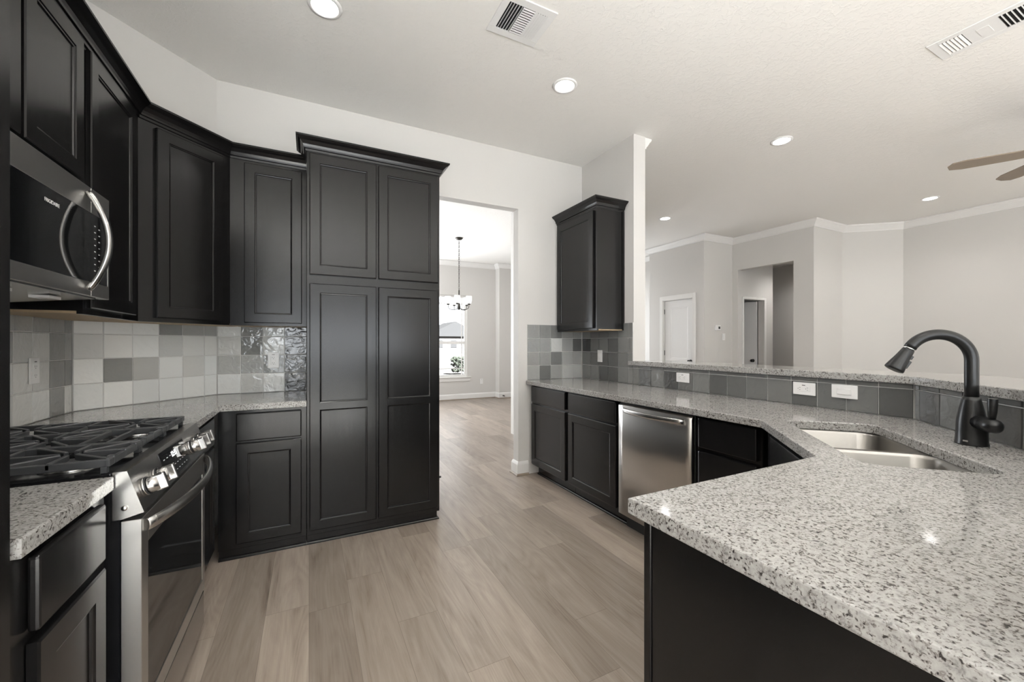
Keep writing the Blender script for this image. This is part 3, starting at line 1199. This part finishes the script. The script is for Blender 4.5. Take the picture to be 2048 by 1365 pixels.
MB().box(0.006, 0.604, 0.055, 0.07, 0.0, 0.104).build('toe_kick', 'darkbit', t)
# ------------------------------------------------------------------ sink and faucet
t = thing('kitchen_sink', 'double-bowl stainless sink sunk into the angled corner countertop', 'sink', (0, 0, 0))


def loop3(pts, z):
    return [(*UW(u, w), z) for u, w in pts]


def bowl(u0, u1, w0, w1, name):
    m = MB()
    lv_ = [(0.0, 0.8745, 0.06), (0.006, 0.864, 0.06), (0.012, 0.72, 0.06), (0.03, 0.69, 0.055), (0.07, 0.680, 0.04)]
    rings = []
    for ins, z, r in lv_:
        rings.append([m.bm.verts.new(p) for p in loop3(rrect(u0 + ins, u1 - ins, w0 + ins, w1 - ins, r), z)])
    k = len(rings[0])
    for a, b in zip(rings, rings[1:]):
        for i in range(k):
            f = m.bm.faces.new([a[i], a[(i + 1) % k], b[(i + 1) % k], b[i]])
            f.smooth = True
    m.bm.faces.new(rings[-1])
    bmesh.ops.recalc_face_normals(m.bm, faces=list(m.bm.faces))
    for f in m.bm.faces:
        f.normal_flip()
    o = m.build(name, 'sink', t)
    c = UW((u0 + u1) / 2, (w0 + w1) / 2)
    dd = MB()
    dd.lathe([(0.045, 0.6805), (0.045, 0.684), (0.036, 0.684), (0.030, 0.6815), (0.0, 0.6815)], (c[0], c[1], 0))
    dd.build('drain', 'alum', o)
    return o


US = 0.325
bowl(-0.043, US - 0.012, 0.097, 0.448, 'bowl')
bowl(US + 0.012, 0.703, 0.097, 0.448, 'bowl')
# flange: plate round both bowls and across the divider
b = bmesh.new()
es = []
for pts in (rrect(-0.06, 0.72, 0.08, 0.465, 0.07), rrect(-0.043, US - 0.012, 0.097, 0.448, 0.06), rrect(US + 0.012, 0.703, 0.097, 0.448, 0.06)):
    vs = [b.verts.new(p) for p in loop3(pts, 0.8745)]
    es += [b.edges.new((vs[i], vs[(i + 1) % len(vs)])) for i in range(len(vs))]
bmesh.ops.triangle_fill(b, use_beauty=True, edges=es)
for f in b.faces:
    if f.normal.z < 0:
        f.normal_flip()
m = MB()
m.add(b)
m.build('rim', 'sink', t)

fb = UW(0.293, 0.584)
t = thing('kitchen_faucet', 'matte black gooseneck pull-down faucet standing behind the sink', 'faucet', (fb[0], fb[1], 0.9145), 3 * PI / 4)
# local +x points over the sink, local -y towards the lever side (+u)
m = MB()
m.lathe([(0, 0), (0.0425, 0), (0.0425, 0.004), (0.0405, 0.010), (0.0395, 0.05), (0.037, 0.09), (0.031, 0.125), (0.0245, 0.155), (0.0225, 0.168), (0.0, 0.168)])
m.build('base', 'blackmetal', t)
m = MB()
R_ = 0.092
path = [(0, 0, 0.168), (0, 0, 0.21), (0, 0, 0.25), (0, 0, 0.296)]
for k in range(1, 26):
    a = PI - math.radians(152) * k / 25
    path.append((R_ + R_ * math.cos(a), 0, 0.296 + R_ * math.sin(a)))
m.tube(path, 0.0185, 20)
m.build('spout', 'blackmetal', t)
e = Vector(path[-1])
dv = (Vector(path[-1]) - Vector(path[-2])).normalized()
ang = math.atan2(dv.x, dv.z)
MT = Matrix.Translation(e) @ Matrix.Rotation(ang, 4, 'Y')
m = MB()
m.lathe([(0, 0), (0.0165, 0), (0.0165, 0.007), (0, 0.007)], mtx=MT)
m.build('collar', 'alum', t)
m = MB()
m.lathe([(0, 0.0075), (0.0175, 0.0075), (0.0185, 0.012), (0.0215, 0.04), (0.0275, 0.075), (0.0295, 0.088), (0.029, 0.092), (0.024, 0.094), (0, 0.092)], mtx=MT)
sp = m.build('spray_head', 'blackmetal', t)
m = MB()
m.box(0.018, 0.026, -0.006, 0.006, 0.022, 0.036, 0.002, mtx=MT)
m.box(0.021, 0.030, -0.007, 0.007, 0.042, 0.072, 0.002, mtx=MT)
m.build('button', 'blackmetal', sp)
m = MB()
m.tube([(0, 0.03, 0.083), (0, 0.055, 0.083), (0, 0.056, 0.083)], 0.0235, 20)
m.tube([(0, 0.057, 0.083), (0, 0.085, 0.082), (0, 0.103, 0.082), (0, 0.111, 0.082), (0, 0.1145, 0.082)], [0.0245, 0.0245, 0.0225, 0.015, 0.004], 20)
hd = m.build('handle', 'blackmetal', t)
m = MB()
m.tube([(0, 0.088, 0.095), (0, 0.090, 0.13), (0, 0.092, 0.171), (0, 0.092, 0.173)], [0.008, 0.0115, 0.0125, 0.0118], 16)
m.build('lever', 'blackmetal', hd)
m = MB()
m.box(-0.012, 0.002, 0.0385, 0.0405, 0.012, 0.018, mtx=Matrix.Rotation(math.radians(-58), 4, 'Z'))
m.build('badge', 'alum', t)

# ------------------------------------------------------------------ range
t = thing('gas_range', 'slide-in gas range with black grates and stainless front on the left', 'range', (-0.413, 1.455, 0), H)
W = 0.760
MB().box(0.006, W - 0.006, 0.046, 0.645, 0.03, 0.902).build('body', 'enamel', t)
for xx in (0.05, W - 0.05):
    for yy in (0.09, 0.6):
        m = MB()
        m.lathe([(0, 0), (0.018, 0), (0.018, 0.03), (0, 0.03)], (xx, yy, 0))
        m.build('foot', 'darkbit', t)
m = MB()
m.box(0.004, W - 0.004, 0.002, 0.044, 0.035, 0.180, 0.004)
m.build('drawer', 'steel', t)
# oven door: steel frame round dark glass
m = MB()
gx0, gx1, gz0, gz1 = 0.055, W - 0.043, 0.247, 0.702
for a, b, za, zb in ((0.004, gx0, 0.190, 0.785), (gx1, W - 0.004, 0.190, 0.785), (gx0, gx1, 0.190, gz0), (gx0, gx1, gz1, 0.785)):
    m.box(a, b, 0.0, 0.044, za, zb, 0.0012, 1)
dd = m.build('door', 'darksteel', t)
g = MB()
g.box(gx0 + 0.0005, gx1 - 0.0005, 0.002, 0.040, gz0 + 0.0005, gz1 - 0.0005)
g.build('window', 'blackglass', dd)
m = MB()
hp = []
for k in range(25):
    s = k / 24
    hp.append((0.016 + (W - 0.032) * s, -0.006 - 0.062 * math.sin(PI * s) ** 0.75, 0.762))
m.tube(hp, 0.02, 14, flat=(0.88, 0.48))
m.build('handle', 'steel', dd)
# slanted control panel
m = MB()
prof = [(0.040, 0.792), (-0.006, 0.804), (0.030, 0.922), (0.060, 0.922), (0.060, 0.792)]
m.prism(prof, 0.0, W, mtx=Matrix(((0, 0, 1, 0), (1, 0, 0, 0), (0, 1, 0, 0), (0, 0, 0, 1))))
cp = m.build('control_panel', 'steel', t)
sl = math.atan2(0.036, 0.118)
pn = Vector((0, -math.cos(sl), math.sin(sl)))      # outward normal of the slanted face
pt = Vector((0, math.sin(sl), math.cos(sl)))       # up the slanted face


def on_panel(x, s, out=0.0):
    p = Vector((x, -0.006, 0.804)) + pt * s + pn * out
    return p


PM = Matrix.Rotation(PI / 2 - sl, 4, 'X')
kp = [0.066, 0.158, 0.560, 0.640, 0.712]
for kx in kp:
    mt = Matrix.Translation(on_panel(kx, 0.055)) @ PM
    m = MB()
    m.lathe([(0, 0.0005), (0.027, 0.0005), (0.027, 0.005), (0, 0.005)], mtx=mt)
    rg = m.build('knob', 'alum', t)
    rg.data.materials.clear()
    rg.data.materials.append(M['alum'])
    rr = MB()
    rr.lathe([(0.0232, 0.004), (0.0268, 0.004), (0.0268, 0.0085), (0.0232, 0.0085)], mtx=mt)
    rr.build('ring', 'darkbit', rg)
    m = MB()
    m.lathe([(0, 0.008), (0.0225, 0.008), (0.0230, 0.012), (0.0215, 0.034), (0.0, 0.034)], mtx=mt)
    m.box(-0.0095, 0.0095, -0.024, 0.024, 0.020, 0.052, 0.004, mtx=mt)
    m.build('grip', 'alum', rg)
m = MB()
m.face([tuple(on_panel(x_, s_, 0.0012)) for x_, s_ in ((0.235, 0.012), (0.505, 0.012), (0.505, 0.110), (0.235, 0.110))])
ex = bmesh.ops.extrude_face_region(m.bm, geom=list(m.bm.faces))
for v in [g_ for g_ in ex['geom'] if isinstance(g_, bmesh.types.BMVert)]:
    v.co -= pn * 0.001
bmesh.ops.recalc_face_normals(m.bm, faces=list(m.bm.faces))
ds = m.build('display', 'blackglass', t)
text_part('clock_digits', '12:15', 0.026, 'digits', ds, Matrix.Translation(on_panel(0.368, 0.080, 0.0016)) @ PM)
for i in range(3):
    for j in range(2):
        m = MB()
        m.box(-0.006, 0.006, -0.0012, 0.0012, 0, 0.0003, mtx=Matrix.Translation(on_panel(0.262 + 0.032 * i, 0.082 - 0.03 * j, 0.0016)) @ PM)
        m.build('button', 'print', ds)
for i in range(5):
    for j in range(2):
        m = MB()
        m.box(-0.005, 0.005, -0.0008, 0.0008, 0, 0.0003, mtx=Matrix.Translation(on_panel(0.345 + 0.03 * i, 0.046 - 0.02 * j, 0.0016)) @ PM)
        m.build('button', 'print', ds)
m = MB()
m.lathe([(0, 0), (0.007, 0), (0.007, 0.003), (0.004, 0.005), (0, 0.005)], axis='X', mtx=Matrix.Translation((0, 0.035, 0.822)) @ Matrix.Rotation(PI, 4, 'Z'))
m.build('screw', 'alum', cp)
# cooktop
m = MB()
m.box(0.0, W, 0.062, 0.648, 0.9025, 0.919, 0.004)
m.box(0.0, W, 0.628, 0.648, 0.918, 0.932, 0.003)
m.build('cooktop', 'enamel', t)
burn = [(0.135, 0.19, 0.046), (0.135, 0.48, 0.036), (0.38, 0.335, 0.05), (0.625, 0.19, 0.052), (0.625, 0.48, 0.034)]
for bx, by, br in burn:
    m = MB()
    m.lathe([(br * 1.45, 0.9192), (br * 1.45, 0.923), (br * 1.2, 0.926), (br * 1.05, 0.926), (br * 1.05, 0.9192)], (bx, by, 0))
    q = m.build('burner', 'alum', t)
    m = MB()
    m.lathe([(br * 1.0, 0.9195), (br * 1.0, 0.930), (br * .96, 0.934), (br * .5, 0.936), (0, 0.936)], (bx, by, 0))
    m.build('burner_cap', 'iron', q)
GT = 0.957


def bar(m, a, b, wd=0.011, z0=0.940, z1=GT):
    a, b = Vector((*a, 0)), Vector((*b, 0))
    d = b - a
    L_ = d.length
    mt = Matrix.Translation(a) @ Matrix.Rotation(math.atan2(d.y, d.x), 4, 'Z')
    m.box(0, L_, -wd / 2, wd / 2, z0, z1, 0.0022, 1, mtx=mt)


for gi in range(3):
    xa, xb = 0.012 + gi * 0.2467, 0.012 + gi * 0.2467 + 0.2427
    ya, yb = 0.075, 0.612
    m = MB()
    for p, q in (((xa, ya), (xb, ya)), ((xa, yb), (xb, yb)), ((xa + .006, ya), (xa + .006, yb)), ((xb - .006, ya), (xb - .006, yb))):
        bar(m, p, q, 0.012, 0.936, GT)
    for px_, py_ in ((xa + .006, ya + .006), (xb - .006, ya + .006), (xa + .006, yb - .006), (xb - .006, yb - .006), (xa + .006, (ya + yb) / 2), (xb - .006, (ya + yb) / 2)):
        m.box(px_ - .007, px_ + .007, py_ - .007, py_ + .007, 0.9195, 0.937, 0.001, 1)
    ctr = [b_ for b_ in burn if xa < b_[0] < xb]
    xm = (xa + xb) / 2
    if len(ctr) == 2:
        bar(m, (xa, 0.335), (xb, 0.335))
        for cx_, cy_, _r in ctr:
            for k in range(8):
                a_ = PI / 4 * k
                c0 = (cx_ + 0.024 * math.cos(a_), cy_ + 0.024 * math.sin(a_))
                ly0, ly1 = (ya, 0.335) if cy_ < 0.335 else (0.335, yb)
                sx_ = ((xb if math.cos(a_) > 0 else xa) - cx_) / math.cos(a_) if abs(math.cos(a_)) > 1e-3 else 9
                sy_ = ((ly1 if math.sin(a_) > 0 else ly0) - cy_) / math.sin(a_) if abs(math.sin(a_)) > 1e-3 else 9
                s_ = min(sx_, sy_)
                bar(m, c0, (cx_ + s_ * math.cos(a_), cy_ + s_ * math.sin(a_)), 0.0105, 0.941, GT + 0.002)
    else:
        cx_, cy_ = xm, 0.335
        for yy in (0.16, 0.225, 0.445, 0.51):
            bar(m, (xa, yy), (xb, yy))
        for k in range(10):
            a_ = 2 * PI / 10 * k
            sx_ = ((xb if math.cos(a_) > 0 else xa) - cx_) / math.cos(a_) if abs(math.cos(a_)) > 1e-3 else 9
            sy_ = ((0.445 if math.sin(a_) > 0 else 0.225) - cy_) / math.sin(a_) if abs(math.sin(a_)) > 1e-3 else 9
            s_ = min(sx_, sy_)
            bar(m, (cx_ + 0.03 * math.cos(a_), cy_ + 0.03 * math.sin(a_)), (cx_ + s_ * math.cos(a_), cy_ + s_ * math.sin(a_)), 0.0105, 0.941, GT + 0.002)
    # raised knuckles along the front bar
    for k in range(3):
        xx = xa + 0.04 + 0.08 * k
        m.box(xx - .012, xx + .012, ya - .007, ya + .012, 0.937, GT + 0.003, 0.003)
    m.build('grate', 'iron', t)

# ------------------------------------------------------------------ microwave
t = thing('microwave', 'over-the-range microwave with black glass door and curved steel handle', 'microwave', (-0.720, 1.430, 1.445), H)
W = 0.758
MH = 0.400
m = MB()
m.box(0.003, W - 0.003, 0.032, 0.376, 0.018, MH, 0.002, 1)
m.build('body', 'darkbit', t)
m = MB()
xd = 0.604
gz0, gz1 = 0.052, 0.309
for a, b, za, zb in ((0.002, xd, 0.0, gz0), (0.002, xd, gz1, MH), (0.002, 0.03, gz0, gz1)):
    m.box(a, b, 0, 0.030, za, zb, 0.0012, 1)
dd = m.build('door', 'darksteel', t)
m = MB()
m.box(0.0305, xd, 0.0008, 0.028, gz0 + .0005, gz1 - .0005)
m.build('window', 'blackglass', dd)
text_part('logo_lettering', 'FRIGIDAIRE', 0.0165, 'print', dd, FACE(0.353, 0.0004, 0.267))
m = MB()
hx, hn = 0.575, 32
for wofs, nm in ((0, 0),):
    pth = []
    for k in range(hn + 1):
        s = k / hn
        pth.append((hx, -0.004 - 0.056 * math.sin(PI * s) ** 0.85, 0.022 + 0.352 * s))
    m.tube(pth, 0.017, 12, flat=(0.62, 0.9), up=(0, -1, 0))
m.build('handle', 'alum', dd)
m = MB()
for a, b, za, zb in ((xd + .003, W - .002, 0.0, gz0), (xd + .003, W - .002, gz1, MH), (W - 0.016, W - .002, gz0, gz1)):
    m.box(a, b, 0, 0.030, za, zb, 0.0012, 1)
cp = m.build('control_panel', 'darksteel', t)
m = MB()
m.box(xd + .003, W - 0.0165, 0.0008, 0.028, gz0 + .0005, gz1 - .0005)
gp = m.build('touch_panel', 'blackglass', t)
for j in range(8):
    for i in range(2):
        x_ = 0.632 + 0.034 * i
        z_ = 0.265 - 0.024 * j - 0.006 * i
        m = MB()
        m.box(x_, x_ + 0.011, 0.0003, 0.0009, z_, z_ + 0.003)
        m.build('button', 'print', gp)
m = MB()
m.prism([(0.0, -0.0), (0.0, -0.006), (0.30, -0.035), (0.34, 0.017), (0.02, 0.017)], 0.004, W - 0.10, mtx=Matrix(((0, 0, 1, 0), (1, 0, 0, 0.006), (0, 1, 0, 0), (0, 0, 0, 1))))
m.build('vent_hood', 'steel', t)
for xx in (0.20, 0.46):
    m = MB()
    m.box(xx, xx + 0.07, 0.05, 0.10, -0.0235, -0.0145, mtx=Matrix.Translation((0, 0, 0)))
    m.build('task_lamp', 'white', t)

# ------------------------------------------------------------------ outlets and switches
def plate(name, label, cat, loc, rz, horiz=False, kind='outlet', group=None, w=0.072, h=0.117):
    o = thing(name, label, cat, loc, rz, group)
    R = Matrix.Rotation(PI / 2, 4, 'Y') if horiz else Matrix.Identity(4)
    m = MB()
    m.box(-w / 2, w / 2, -0.0065, 0, -h / 2, h / 2, 0.0025, mtx=R)
    m.build('faceplate', 'white', o)
    m = MB()
    m.box(-0.0165, 0.0165, -0.0085, -0.006, -0.033, 0.033, 0.001, mtx=R)
    ins = m.build('insert', 'white', o)
    if kind == 'outlet':
        for zc in (-0.02, 0.02):
            m = MB()
            m.box(-0.0125, 0.0125, -0.0087, -0.0083, zc - 0.0125, zc + 0.0125, 0.0002, 1, m='white', mtx=R)
            for xo, hh in ((-0.006, 0.0042), (0.006, 0.0034)):
                m.box(xo - 0.0009, xo + 0.0009, -0.0089, -0.0084, zc - hh, zc + hh, m='darkbit', mtx=R)
            m.box(-0.002, 0.002, -0.0089, -0.0084, zc - 0.0105, zc - 0.0075, m='darkbit', mtx=R)
            m.build('socket', None, ins)
    else:
        m = MB()
        m.box(-0.015, 0.015, -0.0115, -0.0085, -0.031, 0.031, 0.0015, mtx=R @ Matrix.Rotation(math.radians(2), 4, 'X'))
        m.build('rocker', 'white', ins)
    if kind == 'outlet' and cat == 'outlet' and h > 0.1:
        m = MB()
        rr = Matrix.Identity(4)
        m.box(-0.0085, 0.0085, -0.0088, -0.0083, (0.020 if horiz else 0.040) - 0.0018, (0.020 if horiz else 0.040) + 0.0018, mtx=rr)
        m.build('printed_mark', 'darkbit', ins)
    return o


plate('wall_outlet', 'white outlet on the tiled left wall above the range', 'outlet', (-1.1015, 2.575, 1.148), H)
plate('wall_outlet', 'white outlet on the tile just left of the pantry', 'outlet', (-0.233, 3.4415, 1.148), 0)
plate('wall_switch', 'white upright switch on the tile below the corner wall cabinet', 'switch', (2.5365, 3.141, 1.148), -H, kind='switch')
plate('wall_outlet', 'white sideways outlet under the bar top straight above the dishwasher', 'outlet', (2.5365, 2.163, 1.011), -H, True)
plate('wall_outlet', 'white sideways outlet under the bar top beside the rocker switch', 'outlet', (2.5365, 1.322, 1.011), -H, True)
plate('wall_switch', 'white sideways rocker switch under the bar top near the faucet', 'switch', (2.5365, 1.127, 1.015), -H, True, 'switch')
plate('wall_outlet', 'white outlet low on the dining room wall beside the window', 'outlet', (3.572, 8.699, 0.396), 0)
plate('wall_switch', 'white switch on the living room wall just below the thermostat', 'switch', (6.458, 4.654, 1.385), 0, kind='switch')
plate('wall_switch', 'white double switch inside the open hall doorway', 'switch', (7.18, 5.499, 1.32), 0, kind='switch', w=0.115)
t = thing('thermostat', 'small white thermostat with dark screen on the living room wall', 'thermostat', (6.301, 4.654, 1.540), 0)
MB().box(-0.075, 0.055, -0.022, 0, -0.045, 0.045, 0.004).build('housing', 'white', t)
MB().box(-0.005, 0.04, -0.0235, -0.0215, -0.02, 0.022).build('screen', 'darkbit', t)

# door stops
t = thing('door_stop', 'small spring door stop at the foot of the wall behind the pantry', 'door stop', (0.987, 3.500, 0.085), 0)
m = MB()
m.lathe([(0, 0), (0.012, 0), (0.012, 0.005), (0.006, 0.008), (0.006, 0.045), (0, 0.045)], axis='X')
m.build('rod', 'brass', t)
m = MB()
m.lathe([(0, 0.045), (0.009, 0.045), (0.009, 0.058), (0.006, 0.062), (0, 0.062)], axis='X')
m.build('tip', 'darkbit', t)
t = thing('door_stop', 'tiny dark door stop on the white dining room baseboard', 'door stop', (4.02, 8.4730, 0.062), 0)
m = MB()
m.lathe([(0, 0), (0.014, 0), (0.014, 0.006), (0.007, 0.01), (0.007, 0.05), (0, 0.05)], axis='-Y')
m.build('rod', 'brass', t)
m = MB()
m.lathe([(0, 0.05), (0.012, 0.05), (0.012, 0.07), (0, 0.07)], axis='-Y')
m.build('tip', 'darkbit', t)

# ------------------------------------------------------------------ ceiling fittings
def downlight():
    o = thing('recessed_light', 'x', 'ceiling light', (0, 0, HC), 0, 'recessed ceiling lights')
    m = MB()
    m.lathe([(0.088, -0.0005), (0.086, -0.006), (0.074, -0.009), (0.066, -0.006), (0.066, -0.0005)], seg=40)
    m.build('trim_ring', 'white', o)
    m = MB()
    m.lathe([(0, -0.0045), (0.065, -0.0045), (0.066, -0.001), (0, -0.001)], seg=40)
    m.build('lens', 'lens', o)
    return o


def lamp(x, y, p=7, z=HC):
    l = D.lights.new('recessed_lamp', 'SPOT')
    l.energy = p * 4
    l.spot_size = math.radians(150)
    l.spot_blend = 0.9
    l.shadow_soft_size = 0.06
    l.color = (1, 0.975, 0.945)
    o = D.objects.new('recessed_lamp', l)
    COL.objects.link(o)
    o.location = (x, y, z - 0.03)


proto = downlight()
spots = [(0.078, 2.435, 'lit recessed light in the ceiling nearest the left wall cabinets'),
         (1.635, 2.418, 'lit recessed light in the ceiling above the right countertop and doorway'),
         (3.84, 2.19, 'lit recessed light in the ceiling just past the raised bar'),
         (7.05, 2.215, 'lit recessed light in the ceiling near the far living room wall'),
         (4.69, 4.32, 'lit recessed light in the ceiling closest to the closet door')]
for i, (x, y, lab) in enumerate(spots):
    o = proto if i == 0 else copy_tree(proto)
    o.location = (x, y, HC)
    o['label'] = lab
    lamp(x, y)
for x, y, z, lab in ((5.6, 6.6, HC, 'added unseen recessed light brightening the entry beyond the closet wall'), (7.75, 4.0, 2.78, 'added unseen recessed light brightening the hallway')):  # unseen fittings added to brighten the entry and hall
    o = copy_tree(proto)
    o.location = (x, y, z)
    o['label'] = lab
    lamp(x, y, 9 if z < HC else 4, z)
lamp(0.1, 0.4)  # this and the next: unseen lamps added without fittings
lamp(1.65, 0.4)

t = thing('ceiling_vent', 'square white ceiling vent above the middle of the kitchen', 'vent', (1.085, 2.045, HC), 0, 'ceiling vents')
m = MB()
w, h = 0.158, 0.142
iw, ih = 0.118, 0.098
for a, b, c, d in ((-w, w, -h, -ih), (-w, w, ih, h), (-w, -iw, -ih, ih), (iw, w, -ih, ih)):
    m.box(a, b, c, d, -0.007, -0.0003, 0.002)
m.build('frame', 'white', t)
MB().box(-iw, iw, -ih, ih, -0.0012, -0.0004).build('backing', 'duct', t)


def slat(m, x0, x1, y0, y1, z, ang, axis, th=0.0012, wd=0.011):
    if axis == 'Y':
        mt = Matrix.Translation(((x0 + x1) / 2, 0, z)) @ Matrix.Rotation(ang, 4, 'Y')
        m.box(-wd / 2, wd / 2, y0, y1, -th / 2, th / 2, mtx=mt)
    else:
        mt = Matrix.Translation((0, (y0 + y1) / 2, z)) @ Matrix.Rotation(ang, 4, 'X')
        m.box(x0, x1, -wd / 2, wd / 2, -th / 2, th / 2, mtx=mt)


for k in range(5):
    m = MB()
    xx = -0.108 + 0.0165 * k
    slat(m, xx, xx, -ih, ih, -0.0065, math.radians(-86), 'Y', th=0.0016, wd=0.0085)
    m.build('slat', 'white', t)
m = MB()
m.box(-0.034, -0.031, -ih, ih, -0.009, -0.003)
m.box(0.040, 0.043, -ih, ih, -0.009, -0.003)
m.build('divider', 'white', t)
for k in range(12):
    m = MB()
    yy = -0.090 + 0.0163 * k
    slat(m, -0.031, 0.040, yy, yy, -0.0065, math.radians(84), 'X', th=0.0045, wd=0.007)
    m.build('slat', 'white', t)
for k in range(5):
    m = MB()
    xx = 0.051 + 0.0150 * k
    slat(m, xx, xx, -ih, ih, -0.0065, math.radians(30), 'Y', wd=0.0125)
    m.build('slat', 'white', t)

t = thing('ceiling_vent', 'long white ceiling vent with centre damper plate at the upper right corner', 'vent', (3.55, 0.80, HC), 0, 'ceiling vents')
w, h = 0.125, 0.295
iw, ih = 0.085, 0.250
m = MB()
for a, b, c, d in ((-w, w, -h, -ih), (-w, w, ih, h), (-w, -iw, -ih, ih), (iw, w, -ih, ih)):
    m.box(a, b, c, d, -0.007, -0.0003, 0.002)
m.build('frame', 'white', t)
MB().box(-iw, iw, -ih, ih, -0.0012, -0.0004).build('backing', 'duct', t)
m = MB()
m.box(-iw, iw, 0.012, 0.152, -0.0062, -0.0015)
m.build('damper_plate', 'white', t)
MB().box(-0.05, 0.045, 0.055, 0.105, -0.0085, -0.0063, 0.0008).build('damper_latch', 'white', t)
for k in range(6):
    m = MB()
    yy = 0.162 + 0.0165 * k
    slat(m, -iw, iw, yy, yy, -0.0068, math.radians(-25), 'X', wd=0.0125)
    m.build('slat', 'white', t)
for k in range(14):
    m = MB()
    yy = -0.002 - 0.0183 * k
    slat(m, -iw, iw, yy, yy, -0.0068, math.radians(82), 'X', th=0.004, wd=0.008)
    m.build('slat', 'white', t)

# ceiling fan: only two blade tips reach into the photograph
t = thing('ceiling_fan', 'ceiling fan with weathered wood blades cut off at the right edge', 'ceiling fan', (4.957, 0.76, 2.70), 0)
m = MB()
m.lathe([(0, 0.405), (0.07, 0.405), (0.075, 0.37), (0.05, 0.345), (0.014, 0.34), (0.014, 0.13), (0.04, 0.12), (0.10, 0.09), (0.115, 0.03), (0.10, -0.03), (0.06, -0.07), (0, -0.08)], (0, 0, 0.0085))
m.build('motor', 'brass', t)
for k in range(5):
    a_ = math.radians(46.5 + 72 * k)
    m = MB()
    pr = [(0.17, -0.050), (0.30, -0.062), (0.58, -0.068), (0.655, -0.05), (0.675, 0.0), (0.655, 0.05), (0.58, 0.068), (0.30, 0.062), (0.17, 0.050)]
    m.prism(pr, -0.004, 0.004, mtx=Matrix.Rotation(a_, 4, 'Z') @ Matrix.Rotation(math.radians(9), 4, 'X'))
    bl = m.build('blade', 'fanwood', t)
    m = MB()
    m.box(0.10, 0.20, -0.02, 0.02, 0.004, 0.012, 0.001, 1, mtx=Matrix.Rotation(a_, 4, 'Z'))
    m.build('bracket', 'brass', bl)

# chandelier in the dining room
t = thing('chandelier', 'dark five-arm chandelier with glass shades hanging in the dining room', 'chandelier', (2.34, 6.728, 0), 0)
m = MB()
m.lathe([(0, HC - 0.001), (0.065, HC - 0.001), (0.065, HC - 0.012), (0.05, HC - 0.03), (0, HC - 0.035)])
m.build('canopy', 'brass', t)
m = MB()
z = HC - 0.035
i = 0
while z > 2.20:
    n_ = 10
    pts = []
    for k in range(n_ + 1):
        a_ = 2 * PI * k / n_
        u_, v_ = 0.010 * math.cos(a_), 0.022 * math.sin(a_)
        pts.append((u_, 0, z - 0.02 + v_) if i % 2 == 0 else (0, u_, z - 0.02 + v_))
    m.tube(pts, 0.0032, 6, cap=False)
    z -= 0.034
    i += 1
m.build('chain', 'brass', t)
m = MB()
m.lathe([(0, 2.20), (0.012, 2.20), (0.010, 1.98), (0.022, 1.93), (0.026, 1.89), (0.012, 1.86), (0, 1.85)])
m.build('hub', 'brass', t)
for k in range(5):
    a_ = 2 * PI * k / 5 + 0.45
    ca, sa = math.cos(a_), math.sin(a_)
    m = MB()
    pth = [(r_ * ca, r_ * sa, z_) for r_, z_ in ((0.015, 1.885), (0.04, 1.872), (0.08, 1.862), (0.12, 1.860), (0.15, 1.864), (0.172, 1.876), (0.185, 1.893), (0.19, 1.912), (0.19, 1.94))]
    m.tube(pth, 0.005, 8)
    m.lathe([(0, 1.94), (0.024, 1.94), (0.028, 1.955), (0.018, 1.96), (0.016, 1.99), (0, 1.99)], (0.19 * ca, 0.19 * sa, 0))
    ar = m.build('arm', 'brass', t)
    m = MB()
    m.lathe([(0.036, 1.956), (0.048, 1.99), (0.052, 2.09), (0.050, 2.09), (0.046, 1.99), (0.034, 1.958)], (0.19 * ca, 0.19 * sa, 0))
    m.build('shade', 'shade', ar)
    m = MB()
    m.lathe([(0, 1.99), (0.013, 1.992), (0.022, 2.02), (0.018, 2.045), (0, 2.055)], (0.19 * ca, 0.19 * sa, 0))
    m.build('bulb', 'lens', ar)
